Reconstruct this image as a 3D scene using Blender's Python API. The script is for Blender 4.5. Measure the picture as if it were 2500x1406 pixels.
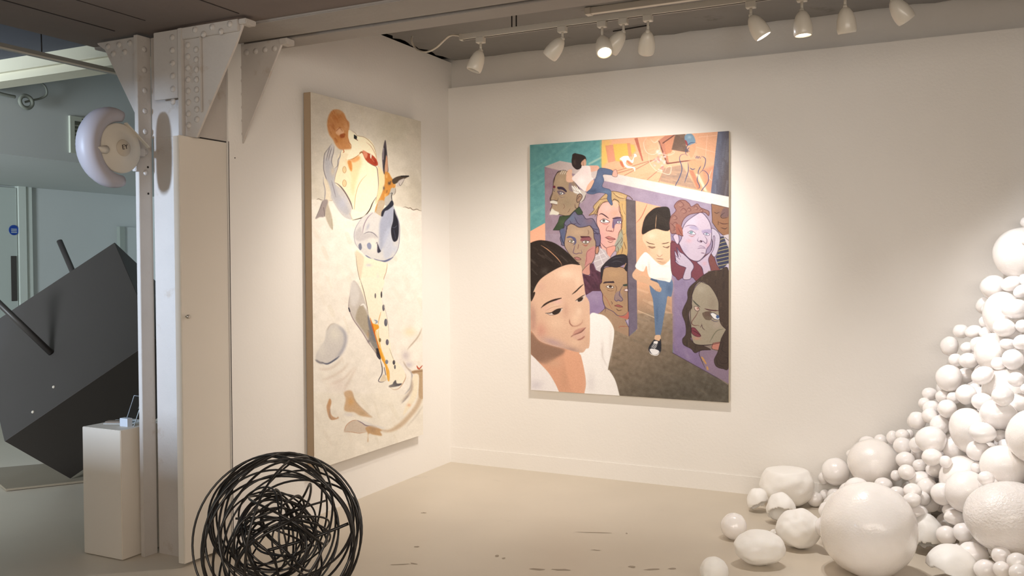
import bpy, bmesh, math, random
import numpy as np
from mathutils import Vector, Matrix, noise
R = math.radians
sc = bpy.context.scene
col = sc.collection
for o in list(bpy.data.objects): bpy.data.objects.remove(o, do_unlink=True)

# ---------------------------------------------------------------- camera
cd = bpy.data.cameras.new('camera'); cam = bpy.data.objects.new('camera', cd); col.objects.link(cam)
yaw, pitch, roll, FPX = 0.456475, -0.0237056, -0.0048502, 2163.99
cam.matrix_world = Matrix.Translation((0, 0, 1.6)) @ (Matrix.Rotation(yaw, 4, 'Z') @ Matrix.Rotation(math.pi/2+pitch, 4, 'X') @ Matrix.Rotation(roll, 4, 'Z'))
cd.sensor_fit = 'HORIZONTAL'; cd.sensor_width = 36; cd.lens = FPX*36/2500; cd.shift_y = (695.375-703)/2500
cd.clip_start = .05; sc.camera = cam
# ---------------------------------------------------------------- world, daylight, exposure
w = bpy.data.worlds.new('world'); sc.world = w; w.use_nodes = True
bg = w.node_tree.nodes['Background']; bg.inputs[0].default_value = (0.95, 0.96, 0.94, 1); bg.inputs[1].default_value = 0.13
sc.view_settings.view_transform = 'Standard'; sc.view_settings.look = 'None'; sc.view_settings.gamma = 1
sc.view_settings.exposure = 0.0; sc.view_settings.use_curve_mapping = False

def area(name, loc, aim, size, watt, color, sizey=None, spread=180):
    ld = bpy.data.lights.new(name, 'AREA'); ld.energy = watt; ld.color = color; ld.size = size
    ld.shape = 'RECTANGLE'; ld.size_y = sizey or size; ld.spread = R(spread)
    o = bpy.data.objects.new(name, ld); col.objects.link(o); o.location = loc
    o.rotation_euler = (Vector(aim)-Vector(loc)).to_track_quat('-Z', 'Y').to_euler(); return o
# daylight from the shop window behind the camera on the left, then added fill lights without a visible source
area('window_daylight', (-4.25, -2.4, 2.15), (-4.05, 3.5, 1.5), .22, 54.0, (.60, .76, 1.0), .55, 60)
area('warm_fill', (1.3, .6, 2.8), (-2.2, 5.2, .9), 3.2, 70.0, (1.0, .90, .80), 1.8, 140)  # added warm side fill that lifts the gallery walls and panel
area('front_fill', (-.6, -1.2, 2.0), (-3.4, 4.0, .3), 3.0, 42.0, (1.0, .87, .74), 1.6, 120)  # added low frontal fill, warms the plinth
area('back_room_fill', (-5.5, -.6, 1.7), (-7.4, 6, 2.4), 1.2, 125.0, (.84, .93, 1.0), 1.2, 110)  # added cool fill, brightens the back room walls and bulkhead

# ---------------------------------------------------------------- helpers
def rgb(c, k=1.0):
    c = np.array(c, float)/255.; l = np.where(c <= .04045, c/12.92, ((c+.055)/1.055)**2.4)*k
    return (float(l[0]), float(l[1]), float(l[2]), 1)
MATS = {}
def mat(name, c, rough=.6, metal=0, mott=.0, msc=3, bump=0, bsc=40, coat=0, spec=.5, dirt=None, dsc=2.0, dth=.62, sss=0):
    m = bpy.data.materials.new(name); m.use_nodes = True; nt = m.node_tree; b = nt.nodes['Principled BSDF']
    C = rgb(c); b.inputs['Base Color'].default_value = C; b.inputs['Roughness'].default_value = rough; b.inputs['Metallic'].default_value = metal
    b.inputs['Specular IOR Level'].default_value = spec; b.inputs['Coat Weight'].default_value = coat
    if sss:
        b.inputs['Subsurface Weight'].default_value = sss; b.inputs['Subsurface Radius'].default_value = (1, .8, .6); b.inputs['Subsurface Scale'].default_value = .03
    tc = nt.nodes.new('ShaderNodeTexCoord')
    src = None
    if mott or dirt:
        n = nt.nodes.new('ShaderNodeTexNoise'); n.inputs['Scale'].default_value = msc; n.inputs['Detail'].default_value = 5
        nt.links.new(tc.outputs['Object'], n.inputs['Vector'])
        mx = nt.nodes.new('ShaderNodeMix'); mx.data_type = 'RGBA'
        mx.inputs[6].default_value = tuple(v*(1-mott) for v in C[:3])+(1,); mx.inputs[7].default_value = tuple(min(1, v*(1+mott)) for v in C[:3])+(1,)
        nt.links.new(n.outputs['Fac'], mx.inputs[0]); src = mx.outputs[2]
        if dirt:
            n2 = nt.nodes.new('ShaderNodeTexNoise'); n2.inputs['Scale'].default_value = dsc; n2.inputs['Detail'].default_value = 8; n2.inputs['Roughness'].default_value = .65
            nt.links.new(tc.outputs['Object'], n2.inputs['Vector'])
            rp = nt.nodes.new('ShaderNodeValToRGB'); rp.color_ramp.elements[0].position = dth; rp.color_ramp.elements[1].position = dth+.12
            nt.links.new(n2.outputs['Fac'], rp.inputs[0])
            m2 = nt.nodes.new('ShaderNodeMix'); m2.data_type = 'RGBA'; nt.links.new(rp.outputs[0], m2.inputs[0]); nt.links.new(src, m2.inputs[6]); m2.inputs[7].default_value = rgb(dirt); src = m2.outputs[2]
        nt.links.new(src, b.inputs['Base Color'])
    if bump:
        n = nt.nodes.new('ShaderNodeTexNoise'); n.inputs['Scale'].default_value = bsc; n.inputs['Detail'].default_value = 4
        nt.links.new(tc.outputs['Object'], n.inputs['Vector'])
        bp = nt.nodes.new('ShaderNodeBump'); bp.inputs['Strength'].default_value = bump; bp.inputs['Distance'].default_value = .01
        nt.links.new(n.outputs['Fac'], bp.inputs['Height']); nt.links.new(bp.outputs[0], b.inputs['Normal'])
    MATS[name] = m; return m
def emis(name, c, s):
    m = bpy.data.materials.new(name); m.use_nodes = True; nt = m.node_tree; b = nt.nodes['Principled BSDF']
    b.inputs['Base Color'].default_value = (0, 0, 0, 1); b.inputs['Emission Color'].default_value = rgb(c); b.inputs['Emission Strength'].default_value = s; return m

def link(name, bm, m, parent=None, smooth=False, loc=(0, 0, 0)):
    me = bpy.data.meshes.new(name); bmesh.ops.recalc_face_normals(bm, faces=bm.faces); bm.to_mesh(me); bm.free()
    if smooth:
        for p in me.polygons: p.use_smooth = True
    me.materials.append(m); o = bpy.data.objects.new(name, me); col.objects.link(o); o.location = loc
    if parent: o.parent = parent
    return o
def thing(name, label, cat, loc=(0, 0, 0), group=None):
    o = bpy.data.objects.new(name, None); col.objects.link(o); o.location = loc; o.empty_display_size = .05
    o['label'] = label; o['category'] = cat
    if group: o['group'] = group
    return o
def tag(o, label, cat, group=None):
    o['label'] = label; o['category'] = cat
    if group: o['group'] = group
    return o
def struct(o, label=None):
    o['kind'] = 'structure'
    if label: o['label'] = label
    return o
def box(bm, x0, x1, y0, y1, z0, z1):
    vs = [bm.verts.new((x, y, z)) for x in (x0, x1) for y in (y0, y1) for z in (z0, z1)]
    for f in ((0, 1, 3, 2), (4, 6, 7, 5), (0, 4, 5, 1), (2, 3, 7, 6), (0, 2, 6, 4), (1, 5, 7, 3)): bm.faces.new([vs[i] for i in f])
def boxo(name, d, m, parent=None, bev=0, off=(0, 0, 0)):
    bm = bmesh.new(); box(bm, d[0]-off[0], d[1]-off[0], d[2]-off[1], d[3]-off[1], d[4]-off[2], d[5]-off[2])
    if bev: bmesh.ops.bevel(bm, geom=bm.edges[:], offset=bev, segments=2, affect='EDGES')
    return link(name, bm, m, parent)
def prism(name, pts, axis, a, b, m, parent=None, off=(0, 0, 0), bev=0):
    # polygon pts in the two other axes, extruded a..b along axis (0 = x, 1 = y, 2 = z)
    bm = bmesh.new()
    def P(p, t):
        v = [p[0], p[1]]; v.insert(axis, t); return (v[0]-off[0], v[1]-off[1], v[2]-off[2])
    A = [bm.verts.new(P(p, a)) for p in pts]; B = [bm.verts.new(P(p, b)) for p in pts]; n = len(pts)
    bm.faces.new(A); bm.faces.new(B[::-1])
    for i in range(n): bm.faces.new((A[i], B[i], B[(i+1) % n], A[(i+1) % n]))
    if bev: bmesh.ops.bevel(bm, geom=bm.edges[:], offset=bev, segments=1, affect='EDGES')
    return link(name, bm, m, parent)
def tube(bm, pts, r, sides=8, closed=False, cap=True):
    pts = [Vector(p) for p in pts]; n = len(pts); rings = []
    up = Vector((0, 0, 1)); prev = None
    for i in range(n):
        if closed: t = (pts[(i+1) % n]-pts[i-1])
        else: t = pts[min(i+1, n-1)]-pts[max(i-1, 0)]
        t.normalize()
        if prev is None:
            a = t.cross(up)
            if a.length < .05: a = t.cross(Vector((1, 0, 0)))
        else: a = prev-t*prev.dot(t)
        a.normalize(); prev = a; b = t.cross(a); rr = r[i] if isinstance(r, (list, tuple)) else r
        rings.append([bm.verts.new(pts[i]+(a*math.cos(2*math.pi*k/sides)+b*math.sin(2*math.pi*k/sides))*rr) for k in range(sides)])
    m = n if closed else n-1
    for i in range(m):
        A, B = rings[i], rings[(i+1) % n]; sh = 0
        if closed and i == n-1:
            sh = min(range(sides), key=lambda s: (A[0].co-B[s].co).length)
        for k in range(sides): bm.faces.new((A[k], A[(k+1) % sides], B[(k+1+sh) % sides], B[(k+sh) % sides]))
    if cap and not closed: bm.faces.new(rings[0][::-1]); bm.faces.new(rings[-1])
def tubeo(name, pts, r, m, parent=None, sides=8, closed=False):
    bm = bmesh.new(); tube(bm, pts, r, sides, closed); return link(name, bm, m, parent, smooth=True)
def spline(pts, n=8):
    p = [Vector(q) for q in pts]; out = []
    for i in range(len(p)-1):
        a, b, c, d = p[max(i-1, 0)], p[i], p[i+1], p[min(i+2, len(p)-1)]
        for k in range(n):
            t = k/n; out.append(.5*((2*b)+(c-a)*t+(2*a-5*b+4*c-d)*t*t+(3*b-a-3*c+d)*t**3))
    out.append(p[-1]); return out
def lathe(bm, prof, seg=24, M=Matrix()):
    rings = []
    for z, r in prof:
        rings.append([bm.verts.new(M @ Vector((r*math.cos(2*math.pi*k/seg), r*math.sin(2*math.pi*k/seg), z))) for k in range(seg)])
    for A, B in zip(rings, rings[1:]):
        for k in range(seg): bm.faces.new((A[k], A[(k+1) % seg], B[(k+1) % seg], B[k]))
    return rings

# ---------------------------------------------------------------- materials
WALL = mat('white_wall_paint', (240, 236, 230), .75, mott=.02, msc=2, bump=.12, bsc=60)
WALL2 = mat('old_wall_paint', (232, 228, 222), .8, mott=.05, msc=3, bump=.2, bsc=30)
ROOM = mat('back_room_paint', (188, 194, 192), .8, mott=.03, msc=2)
FLOOR = mat('painted_concrete_floor', (206, 195, 178), .42, mott=.06, msc=2.2, bump=.06, bsc=14, dirt=(186, 176, 160), dsc=3.5, dth=.66)
CONC = mat('grey_concrete_ceiling', (134, 131, 128), .9, mott=.12, msc=3, bump=.5, bsc=8, dirt=(104, 100, 98), dsc=3, dth=.6)
DARKC = mat('brown_grey_boarding', (116, 104, 98), .85, mott=.12, msc=2.5, bump=.3, bsc=10, dirt=(84, 74, 70), dsc=2.5, dth=.62)
BEAM = mat('old_beam_paint', (150, 144, 138), .7, mott=.08, msc=4, bump=.3, bsc=16, dirt=(130, 120, 112), dsc=3, dth=.63)
GAP = mat('dark_gap', (40, 35, 33), .9)
STEEL = mat('thick_white_metal_paint', (192, 185, 178), .45, mott=.05, msc=9, bump=.25, bsc=24, dirt=(176, 162, 148), dsc=7, dth=.6)
PANEL = mat('painted_panel', (222, 214, 202), .6, mott=.02, msc=3, bump=.05, bsc=30)
# ================================================================ THE SETTING
bm = bmesh.new(); box(bm, -9.5, 4.5, -2.5, 8.2, -.08, 0); FLR = struct(link('floor', bm, FLOOR))
# added unseen partition, its opening shaped to crop the daylight (left, beside the viewer)
struct(boxo('daylight_blocker', (-3.916, -2.4, .95, 1.05, 0, 2.86), WALL))
struct(boxo('daylight_blocker', (-5.3, -4.5, .95, 1.05, 0, 2.86), WALL))
struct(boxo('daylight_blocker', (-4.5, -3.916, .95, 1.05, 0, 1.25), WALL))
struct(boxo('daylight_blocker', (-4.5, -3.916, .95, 1.05, 2.32, 2.86), WALL))
MK = mat('floor_chip', (160, 147, 130), .7)
for i, (x, y, a, b, r_) in enumerate([(-2.207, 4.289, 0.0112, 0.0206, 0.46), (-2.154, 4.269, 0.0134, 0.0134, 0.76), (-2.613, 3.943, 0.0474, 0.0094, 0.56), (-2.551, 3.986, 0.0313, 0.0094, -0.04), (-1.696, 4.979, 0.0076, 0.0158, 0.46), (-1.482, 4.436, 0.0197, 0.0158, 0.46), (-1.379, 4.443, 0.0434, 0.0126, 0.56), (-1.802, 4.236, 0.064, 0.0152, 0.36), (-1.751, 4.612, 0.0322, 0.0085, 0.16), (-3.015, 4.837, 0.021, 0.0144, 0.26), (-2.687, 4.234, 0.0162, 0.0153, 0.46), (-1.877, 4.911, 0.1217, 0.0076, 0.36), (-1.286, 4.501, 0.0255, 0.0124, 0.46), (-1.921, 4.187, 0.0564, 0.0134, 0.26)]):
    bm = bmesh.new(); rr = random.Random(i); n_ = 10
    vs = [bm.verts.new((x+math.cos(r_)*a*math.cos(t)*q-math.sin(r_)*b*math.sin(t)*q, y+math.sin(r_)*a*math.cos(t)*q+math.cos(r_)*b*math.sin(t)*q, .0008)) for t in [2*math.pi*k/n_ for k in range(n_)] for q in [rr.uniform(.6, 1.2)]]
    bm.faces.new(vs); link('floor_chip', bm, MK, FLR)
# gallery back wall: lined lower part with a ledge on top, older wall set back above it
struct(boxo('wall_back', (-3.6, 3.6, 6.19, 6.24, 0, 3.009), WALL))
struct(boxo('wall_back', (-3.93, 3.6, 6.24, 6.4, 0, 3.4), WALL2))
struct(boxo('baseboard_back', (-3.6, 3.6, 6.184, 6.19, 0, .124), WALL))
struct(boxo('wall_left', (-3.93, -3.6, 3.757, 6.24, 0, 3.222), WALL))
struct(boxo('wall_right', (3.6, 3.8, .5, 6.4, 0, 3.4), WALL))
struct(boxo('wall_left', (-3.93, -3.612, 3.535, 3.757, 2.287, 2.85), STEEL, bev=.004))
struct(boxo('wall_left', (-3.93, -3.662, 3.53, 3.756, 0, 2.3), STEEL))
# ceiling of the bay: rough cast slab with a broken edge that stops short of the walls
bm = bmesh.new(); rnd = random.Random(4)
E_ = [(-3.6+rnd.uniform(-.005, .045), 3.95+i*.058) for i in range(39)]
F_ = [(-3.56+i*.12, 6.2+rnd.uniform(.0, .035)) for i in range(60)]
pts = E_+F_+[(3.6, 3.95)]
vs = [bm.verts.new((x, y, 3.232+rnd.uniform(-.004, .004))) for x, y in pts]; top = [bm.verts.new((x, y, 3.26)) for x, y in pts]
bm.faces.new(vs); n = len(vs)
for i in range(n): bm.faces.new((vs[i], vs[(i+1) % n], top[(i+1) % n], top[i]))
bmesh.ops.triangulate(bm, faces=[f for f in bm.faces if len(f.verts) > 4])
struct(link('ceiling', bm, CONC))
struct(boxo('ceiling', (-3.93, 3.6, 3.86, 6.4, 3.262, 3.3), GAP))
struct(boxo('ceiling', (-4.44, 3.6, -2.5, 3.57, 2.864, 2.95), DARKC))
struct(boxo('ceiling', (-9.5, -4.44, -2.5, 3.9, 3.0, 3.1), mat('blue_grey_ceiling', (84, 88, 100), .9, mott=.05)))
struct(boxo('ceiling', (-9.5, -3.93, 4.06, 8.2, 3.2, 3.3), ROOM))
# girder: two painted flanges with a dark slot between them, running the whole width over the column
struct(boxo('trim_1', (-4.44, 3.6, 3.57, 3.842, 2.85, 3.25), BEAM, bev=.004))
struct(boxo('trim_1', (-4.44, 3.6, 3.842, 3.886, 2.905, 3.2), GAP))
struct(boxo('trim_1', (-3.93, 3.6, 3.886, 4.048, 2.85, 3.25), BEAM, bev=.004))
GIR = mat('cream_girder_paint', (206, 204, 184), .6, mott=.05, msc=4)
struct(boxo('trim_1', (-9.0, -3.93, 3.9, 4.06, 2.853, 3.01), GIR))
struct(boxo('trim_1', (-9.0, -3.93, 3.87, 3.90, 2.905, 2.915), GIR))
# joints in the dark boarding
for i, (x, y0, y1, w_) in enumerate(((-4.03, 2.6, 3.37, .008), (-3.2, 2.3, 3.42, .007), (-3.72, 1.5, 3.3, .003))):
    struct(boxo('trim_2', (x-w_/2, x+w_/2, y0, y1, 2.8615, 2.865), GAP))
# back room on the left: bulkhead, recessed wall, end wall
struct(boxo('wall_far_left', (-9.4, -8.6, -2.5, 8.0, 0, 2.42), ROOM))
struct(boxo('wall_far_left', (-9.4, -6.2, -2.5, 8.0, 2.42, 3.2), ROOM))
struct(boxo('wall_far_back', (-8.6, -3.93, 7.6, 7.8, 0, 2.42), ROOM))
struct(boxo('wall_far_back', (-6.2, -3.93, 7.6, 7.8, 2.42, 3.3), ROOM))
# door in the recessed wall
DOOR = mat('door_paint', (180, 190, 184), .55); FR = mat('door_frame_paint', (196, 204, 196), .5)
d = struct(boxo('door_1', (-8.6, -8.56, 4.95, 5.93, 0, 2.4), DOOR))
struct(boxo('trim_3', (-8.6, -8.54, 5.94, 6.02, 0, 2.42), FR)); struct(boxo('trim_3', (-8.6, -8.56, 6.03, 6.1, 0, 2.42), FR))
bm = bmesh.new(); rg = lathe(bm, [(0, .0), (0, .052), (.006, .052), (.006, 0)], 28, Matrix.Translation((-8.56, 5.892, 1.969)) @ Matrix.Rotation(R(90), 4, 'Y'))
o = link('sign', bm, mat('blue_sign', (26, 66, 150), .4), d); o['label'] = 'round blue sign'
for k in range(3): boxo('sign_line', (-8.555, -8.552, 5.862, 5.922, 1.975-k*.016, 1.982-k*.016), FR, o)
o = boxo('push_plate', (-8.56, -8.552, 5.855, 5.915, 1.245, 1.705), mat('dull_metal_plate', (84, 80, 76), .4, metal=.5), d, bev=.002); o['label'] = 'dark metal push plate'
struct(boxo('door_2', (-8.6, -8.55, 7.18, 7.25, 0, 2.05), mat('grey_door_edge', (150, 158, 150), .6)))
struct(boxo('door_2', (-8.6, -8.57, 7.25, 7.6, 0, 2.05), ROOM))
# ================================================================ RIVETED COLUMN
ST = thing('riveted_column', 'white painted riveted steel column with triangular gusset plates under the ceiling beam', 'column', (-3.9, 3.6, 0))
oo = (-3.9, 3.6, 0)
boxo('flange', (-3.97, -3.942, 3.44, 3.53, 0, 2.85), STEEL, ST, .002, oo)
boxo('web', (-3.942, -3.66, 3.53, 3.56, 2.3, 2.85), STEEL, ST, .002, oo)
prism('gusset_plate', [(-3.65, 2.85), (-3.22, 2.85), (-3.222, 2.815), (-3.27, 2.726), (-3.548, 2.272), (-3.65, 2.29)], 1, 3.468, 3.482, STEEL, ST, oo, .002)
prism('gusset_plate', [(-4.29, 2.85), (-3.945, 2.85), (-3.945, 2.29), (-3.975, 2.40), (-4.225, 2.805), (-4.285, 2.84)], 1, 3.468, 3.482, STEEL, ST, oo, .002)
prism('gusset_plate', [(-3.66, 2.85), (-3.30, 2.85), (-3.312, 2.81), (-3.602, 2.288), (-3.66, 2.29)], 1, 3.862, 3.876, STEEL, ST, oo, .002)
boxo('stiffener_plate', (-3.84, -3.662, 3.458, 3.472, 2.49, 2.85), STEEL, ST, .003, oo)
boxo('stiffener_plate', (-3.655, -3.625, 3.448, 3.468, 2.285, 2.85), STEEL, ST, .003, oo)
boxo('stiffener_plate', (-3.512, -3.498, 3.455, 3.468, 2.40, 2.79), STEEL, ST, .003, oo)
boxo('stiffener_plate', (-3.66, -3.635, 3.845, 3.862, 2.29, 2.85), STEEL, ST, .003, oo)
boxo('cap_plate', (-3.655, -3.24, 3.452, 3.47, 2.79, 2.85), STEEL, ST, .003, oo)
boxo('cap_plate', (-3.235, -3.185, 3.452, 3.53, 2.822, 2.848), STEEL, ST, .004, oo)
boxo('cap_plate', (-3.315, -3.262, 3.85, 3.92, 2.815, 2.848), STEEL, ST, .004, oo)
bm = bmesh.new(); lathe(bm, [(0, .0165), (.004, .0155), (.008, .011), (.0105, .0001)], 14)
riv = link('rivet', bm, STEEL, ST, True)
rv = []
for k in range(7): rv.append((-3.957 if 0 else -3.941, 3.485, 2.78-k*.112, 'x'))
for k in range(6): rv.append((-3.70, 3.458, 2.81-k*.068, 'y'))
for k in range(8): rv.append((-3.60, 3.468, 2.76-k*.06, 'y')); rv.append((-3.54, 3.468, 2.73-k*.052, 'y'))
for k in range(5): rv.append((-3.53+k*.06, 3.452, 2.828-(k % 2)*.03, 'y'))
for k in range(3): rv.append((-4.2+k*.085, 3.468, 2.82, 'y'))
for k in range(2): rv.append((-4.16+k*.09, 3.468, 2.775, 'y'))
for k in range(4): rv.append((-3.56+k*.068, 3.862, 2.80, 'y'))
for k in range(6): rv.append((-3.615+.0, 3.862, 2.72-k*.075, 'y'))
for i, (x, y, z, a) in enumerate(rv):
    o = riv if i == 0 else riv.copy()
    if i: col.objects.link(o); o.parent = ST
    o.location = (x-oo[0], y-oo[1], z); o.rotation_euler = (0, R(90), 0) if a == 'x' else (R(90), 0, 0)
    s = 1 if a == 'x' else 1.05; o.scale = (s, s, s)
for z in (2.14, 1.995):
    bm = bmesh.new(); lathe(bm, [(0, .006), (.003, .006), (.003, 0)], 10, Matrix.Translation((-.043, -.1, z)) @ Matrix.Rotation(R(90), 4, 'Y')); link('bolt_hole', bm, GAP, ST)
# cupboard panel beside the column
pn = thing('wall_panel', 'tall cream painted access panel with a tiny knob beside the riveted column', 'panel', (-3.622, 3.41, 0))
boxo('panel', (0, .012, 0, .343, 0.02, 2.283), PANEL, pn, .003)
boxo('panel_core', (-.034, .0, .002, .343, 0.02, 2.28), PANEL, pn)
bm = bmesh.new(); lathe(bm, [(0, .004), (.012, .004), (.014, .011), (.022, .011), (.025, .006), (.025, 0)], 16, Matrix.Translation((.012, .028, 1.33)) @ Matrix.Rotation(R(90), 4, 'Y')); o = link('knob', bm, mat('bright_metal_knob', (200, 196, 188), .25, metal=.9), pn, True); o['label'] = 'tiny metal knob'
bm = bmesh.new(); box(bm, -3.602, -3.5998, 3.7555, 3.7585, 0, 2.29); struct(link('trim_4', bm, GAP))
struct(boxo('trim_4', (-3.64, -3.6415+.03, 3.56, 3.75, 2.284, 2.289), GAP))
struct(boxo('trim_4', (-3.602, -3.598, 3.80, 3.806, 2.20, 2.206), GAP))
# ================================================================ PAINTINGS
# ---------------------------------------------------------------- painting engine (numpy brush strokes -> colour attribute)
class Pic:
    def __init__(s, x0, y0, x1, y1, S, bg):
        s.x0, s.y0, s.S = x0, y0, S
        s.w, s.h = int((x1-x0)*S), int((y1-y0)*S)
        s.a = np.zeros((s.h, s.w, 3)); s.a[:] = np.array(bg)/255.
        s.o = (x0, y0); s.k = 1.0
        s.rng = np.random.RandomState(7)
    def tile(s, ox, oy, k=5.0): s.o = (ox, oy); s.k = k
    def cv(s, pts):
        p = np.array(pts, float).reshape(-1, 2)/s.k + s.o
        return (p - (s.x0, s.y0))*s.S
    @staticmethod
    def spl(p, closed, n=6):
        m = len(p)
        if m < 3: return p
        out = []
        for i in range(m if closed else m-1):
            if closed: a, b, c, d = p[(i-1) % m], p[i], p[(i+1) % m], p[(i+2) % m]
            else: a, b, c, d = p[max(i-1, 0)], p[i], p[i+1], p[min(i+2, m-1)]
            for t in np.arange(n)/n:
                out.append(.5*((2*b)+(c-a)*t+(2*a-5*b+4*c-d)*t*t+(3*b-a-3*c+d)*t**3))
        if not closed: out.append(p[-1])
        return np.array(out)
    def mask(s, pts, smooth=True, soft=0.0):
        p = s.cv(pts)
        if smooth: p = s.spl(p, True)
        pad = int(3+soft*s.S*3)
        xa = max(int(p[:, 0].min())-pad, 0); xb = min(int(p[:, 0].max())+pad+2, s.w)
        ya = max(int(p[:, 1].min())-pad, 0); yb = min(int(p[:, 1].max())+pad+2, s.h)
        if xb <= xa or yb <= ya: return None
        q = np.roll(p, -1, 0); m = np.zeros((yb-ya, xb-xa)); ix = np.arange(xa, xb)
        for r in range(yb-ya):
            for sub in (.25, .75):
                y = ya+r+sub
                k = (p[:, 1] <= y) != (q[:, 1] <= y)
                if not k.any(): continue
                xs = np.sort(p[k, 0]+(y-p[k, 1])/(q[k, 1]-p[k, 1])*(q[k, 0]-p[k, 0]))
                for j in range(0, len(xs)-1, 2):
                    m[r] += .5*(np.clip(xs[j+1]-ix, 0, 1)-np.clip(xs[j]-ix, 0, 1))
        if soft > 0: m = s.blur(m, soft*s.S)
        return (xa, ya, xb, yb, m)
    @staticmethod
    def blur(m, r):
        n = max(int(r*2), 1); k = np.exp(-.5*(np.arange(-n, n+1)/max(r, .3))**2); k /= k.sum()
        for ax in (0, 1):
            o = np.zeros_like(m); L = m.shape[ax]; p = np.pad(m, [(n, n) if q == ax else (0, 0) for q in (0, 1)], mode='edge')
            for i, kk in enumerate(k):
                o += kk*(p[i:i+L] if ax == 0 else p[:, i:i+L])
            m = o
        return m
    def put(s, M, col, alpha=1.0, clip=None):
        if M is None: return
        xa, ya, xb, yb, m = M; m = m*alpha
        if clip is not None:
            c = np.zeros((s.h, s.w)); c[clip[1]:clip[3], clip[0]:clip[2]] = clip[4]; m = m*c[ya:yb, xa:xb]
        m = m[..., None]; R = s.a[ya:yb, xa:xb]
        col = np.array(col, float)/255.
        s.a[ya:yb, xa:xb] = R*(1-m)+col*m
    def fill(s, pts, col, smooth=True, soft=0.25, alpha=1.0, clip=None, to=None, line=None, lw=5):
        M = s.mask(pts, smooth, soft)
        if M is None: return None
        c = col
        if to is not None:   # to = (col2, (x,y) start, (x,y) end)
            c2, A, B = to; A, B = s.cv(A)[0], s.cv(B)[0]; d = B-A
            yy, xx = np.mgrid[M[1]:M[3], M[0]:M[2]]
            t = np.clip(((xx-A[0])*d[0]+(yy-A[1])*d[1])/(d@d), 0, 1)[..., None]
            c = np.array(col, float)*(1-t)+np.array(c2, float)*t
        s.put(M, c, alpha, clip)
        if line is not None: s.line(list(pts)+[pts[0]], line, lw, smooth=smooth, taper=False)
        return M
    def line(s, pts, col, w=5, smooth=True, taper=True, alpha=1.0, clip=None, soft=0.0):
        p = s.cv(pts)
        if smooth: p = s.spl(p, False, 5)
        w = w/s.k*s.S; pad = int(w+3+soft*s.S*3)
        xa = max(int(p[:, 0].min())-pad, 0); xb = min(int(p[:, 0].max())+pad+1, s.w)
        ya = max(int(p[:, 1].min())-pad, 0); yb = min(int(p[:, 1].max())+pad+1, s.h)
        if xb <= xa or yb <= ya: return
        m = np.zeros((yb-ya, xb-xa)); L = np.r_[0, np.cumsum(np.hypot(*np.diff(p, axis=0).T))]; L /= max(L[-1], 1e-6)
        for i in range(len(p)-1):
            a, b = p[i], p[i+1]; t0 = (L[i]+L[i+1])/2
            ww = w*(min(1, .25+3*min(t0, 1-t0)) if taper else 1)
            x0 = max(int(min(a[0], b[0])-ww-2), xa); x1 = min(int(max(a[0], b[0])+ww+3), xb)
            y0 = max(int(min(a[1], b[1])-ww-2), ya); y1 = min(int(max(a[1], b[1])+ww+3), yb)
            if x1 <= x0 or y1 <= y0: continue
            yy, xx = np.mgrid[y0:y1, x0:x1]; d = b-a; l2 = d@d+1e-9
            t = np.clip(((xx+.5-a[0])*d[0]+(yy+.5-a[1])*d[1])/l2, 0, 1)
            D = np.hypot(xx+.5-a[0]-t*d[0], yy+.5-a[1]-t*d[1])
            v = np.clip(ww/2+.5-D, 0, 1)*min(1, ww/.8)
            sl = m[y0-ya:y1-ya, x0-xa:x1-xa]; np.maximum(sl, v, out=sl)
        if soft > 0: m = s.blur(m, soft*s.S)
        s.put((xa, ya, xb, yb, m), col, alpha, clip)
    def blob(s, x, y, rx, ry, col, alpha=.6, ang=0, clip=None):
        c = s.cv((x, y))[0]; rx = rx/s.k*s.S; ry = ry/s.k*s.S; R = int(max(rx, ry)*2.4)+2
        xa, xb = max(int(c[0])-R, 0), min(int(c[0])+R, s.w); ya, yb = max(int(c[1])-R, 0), min(int(c[1])+R, s.h)
        if xb <= xa or yb <= ya: return
        yy, xx = np.mgrid[ya:yb, xa:xb]; dx, dy = xx-c[0], yy-c[1]; A = math.radians(ang)
        u = (dx*math.cos(A)+dy*math.sin(A))/rx; v = (-dx*math.sin(A)+dy*math.cos(A))/ry
        s.put((xa, ya, xb, yb, np.exp(-(u*u+v*v)*1.2)), col, alpha, clip)
    def dot(s, x, y, rx, ry, col, alpha=1.0):
        t = np.linspace(0, 2*math.pi, 13)[:-1]
        s.fill([(x+rx*math.cos(v), y+ry*math.sin(v)) for v in t], col, soft=.2, alpha=alpha)
    def streaks(s, M, ang, n, L, w, cols, alpha=.25):
        # loose brush marks inside mask M
        xa, ya, xb, yb, m = M; A = math.radians(ang); s0 = (s.o, s.k); s.o, s.k = (s.x0, s.y0), 1.0
        for i in range(n):
            x = (s.rng.uniform(xa, xb))/s.S; y = s.rng.uniform(ya, yb)/s.S; l = L*s.rng.uniform(.4, 1)
            j = s.rng.uniform(-.12, .12)
            s.line([(x, y), (x+l*math.cos(A+j), y+l*math.sin(A+j))], cols[i % len(cols)], w*s.rng.uniform(.5, 1.3), smooth=False, alpha=alpha, clip=M, soft=.5)
        s.o, s.k = s0
    def dapple(s, M, amp, size):
        xa, ya, xb, yb, m = M
        n = s.rng.randn(yb-ya, xb-xa); n = s.blur(n, size*s.S); n /= n.std()+1e-9
        s.a[ya:yb, xa:xb] = np.clip(s.a[ya:yb, xa:xb]+(n*amp/255.*m)[..., None], 0, 1)
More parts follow.
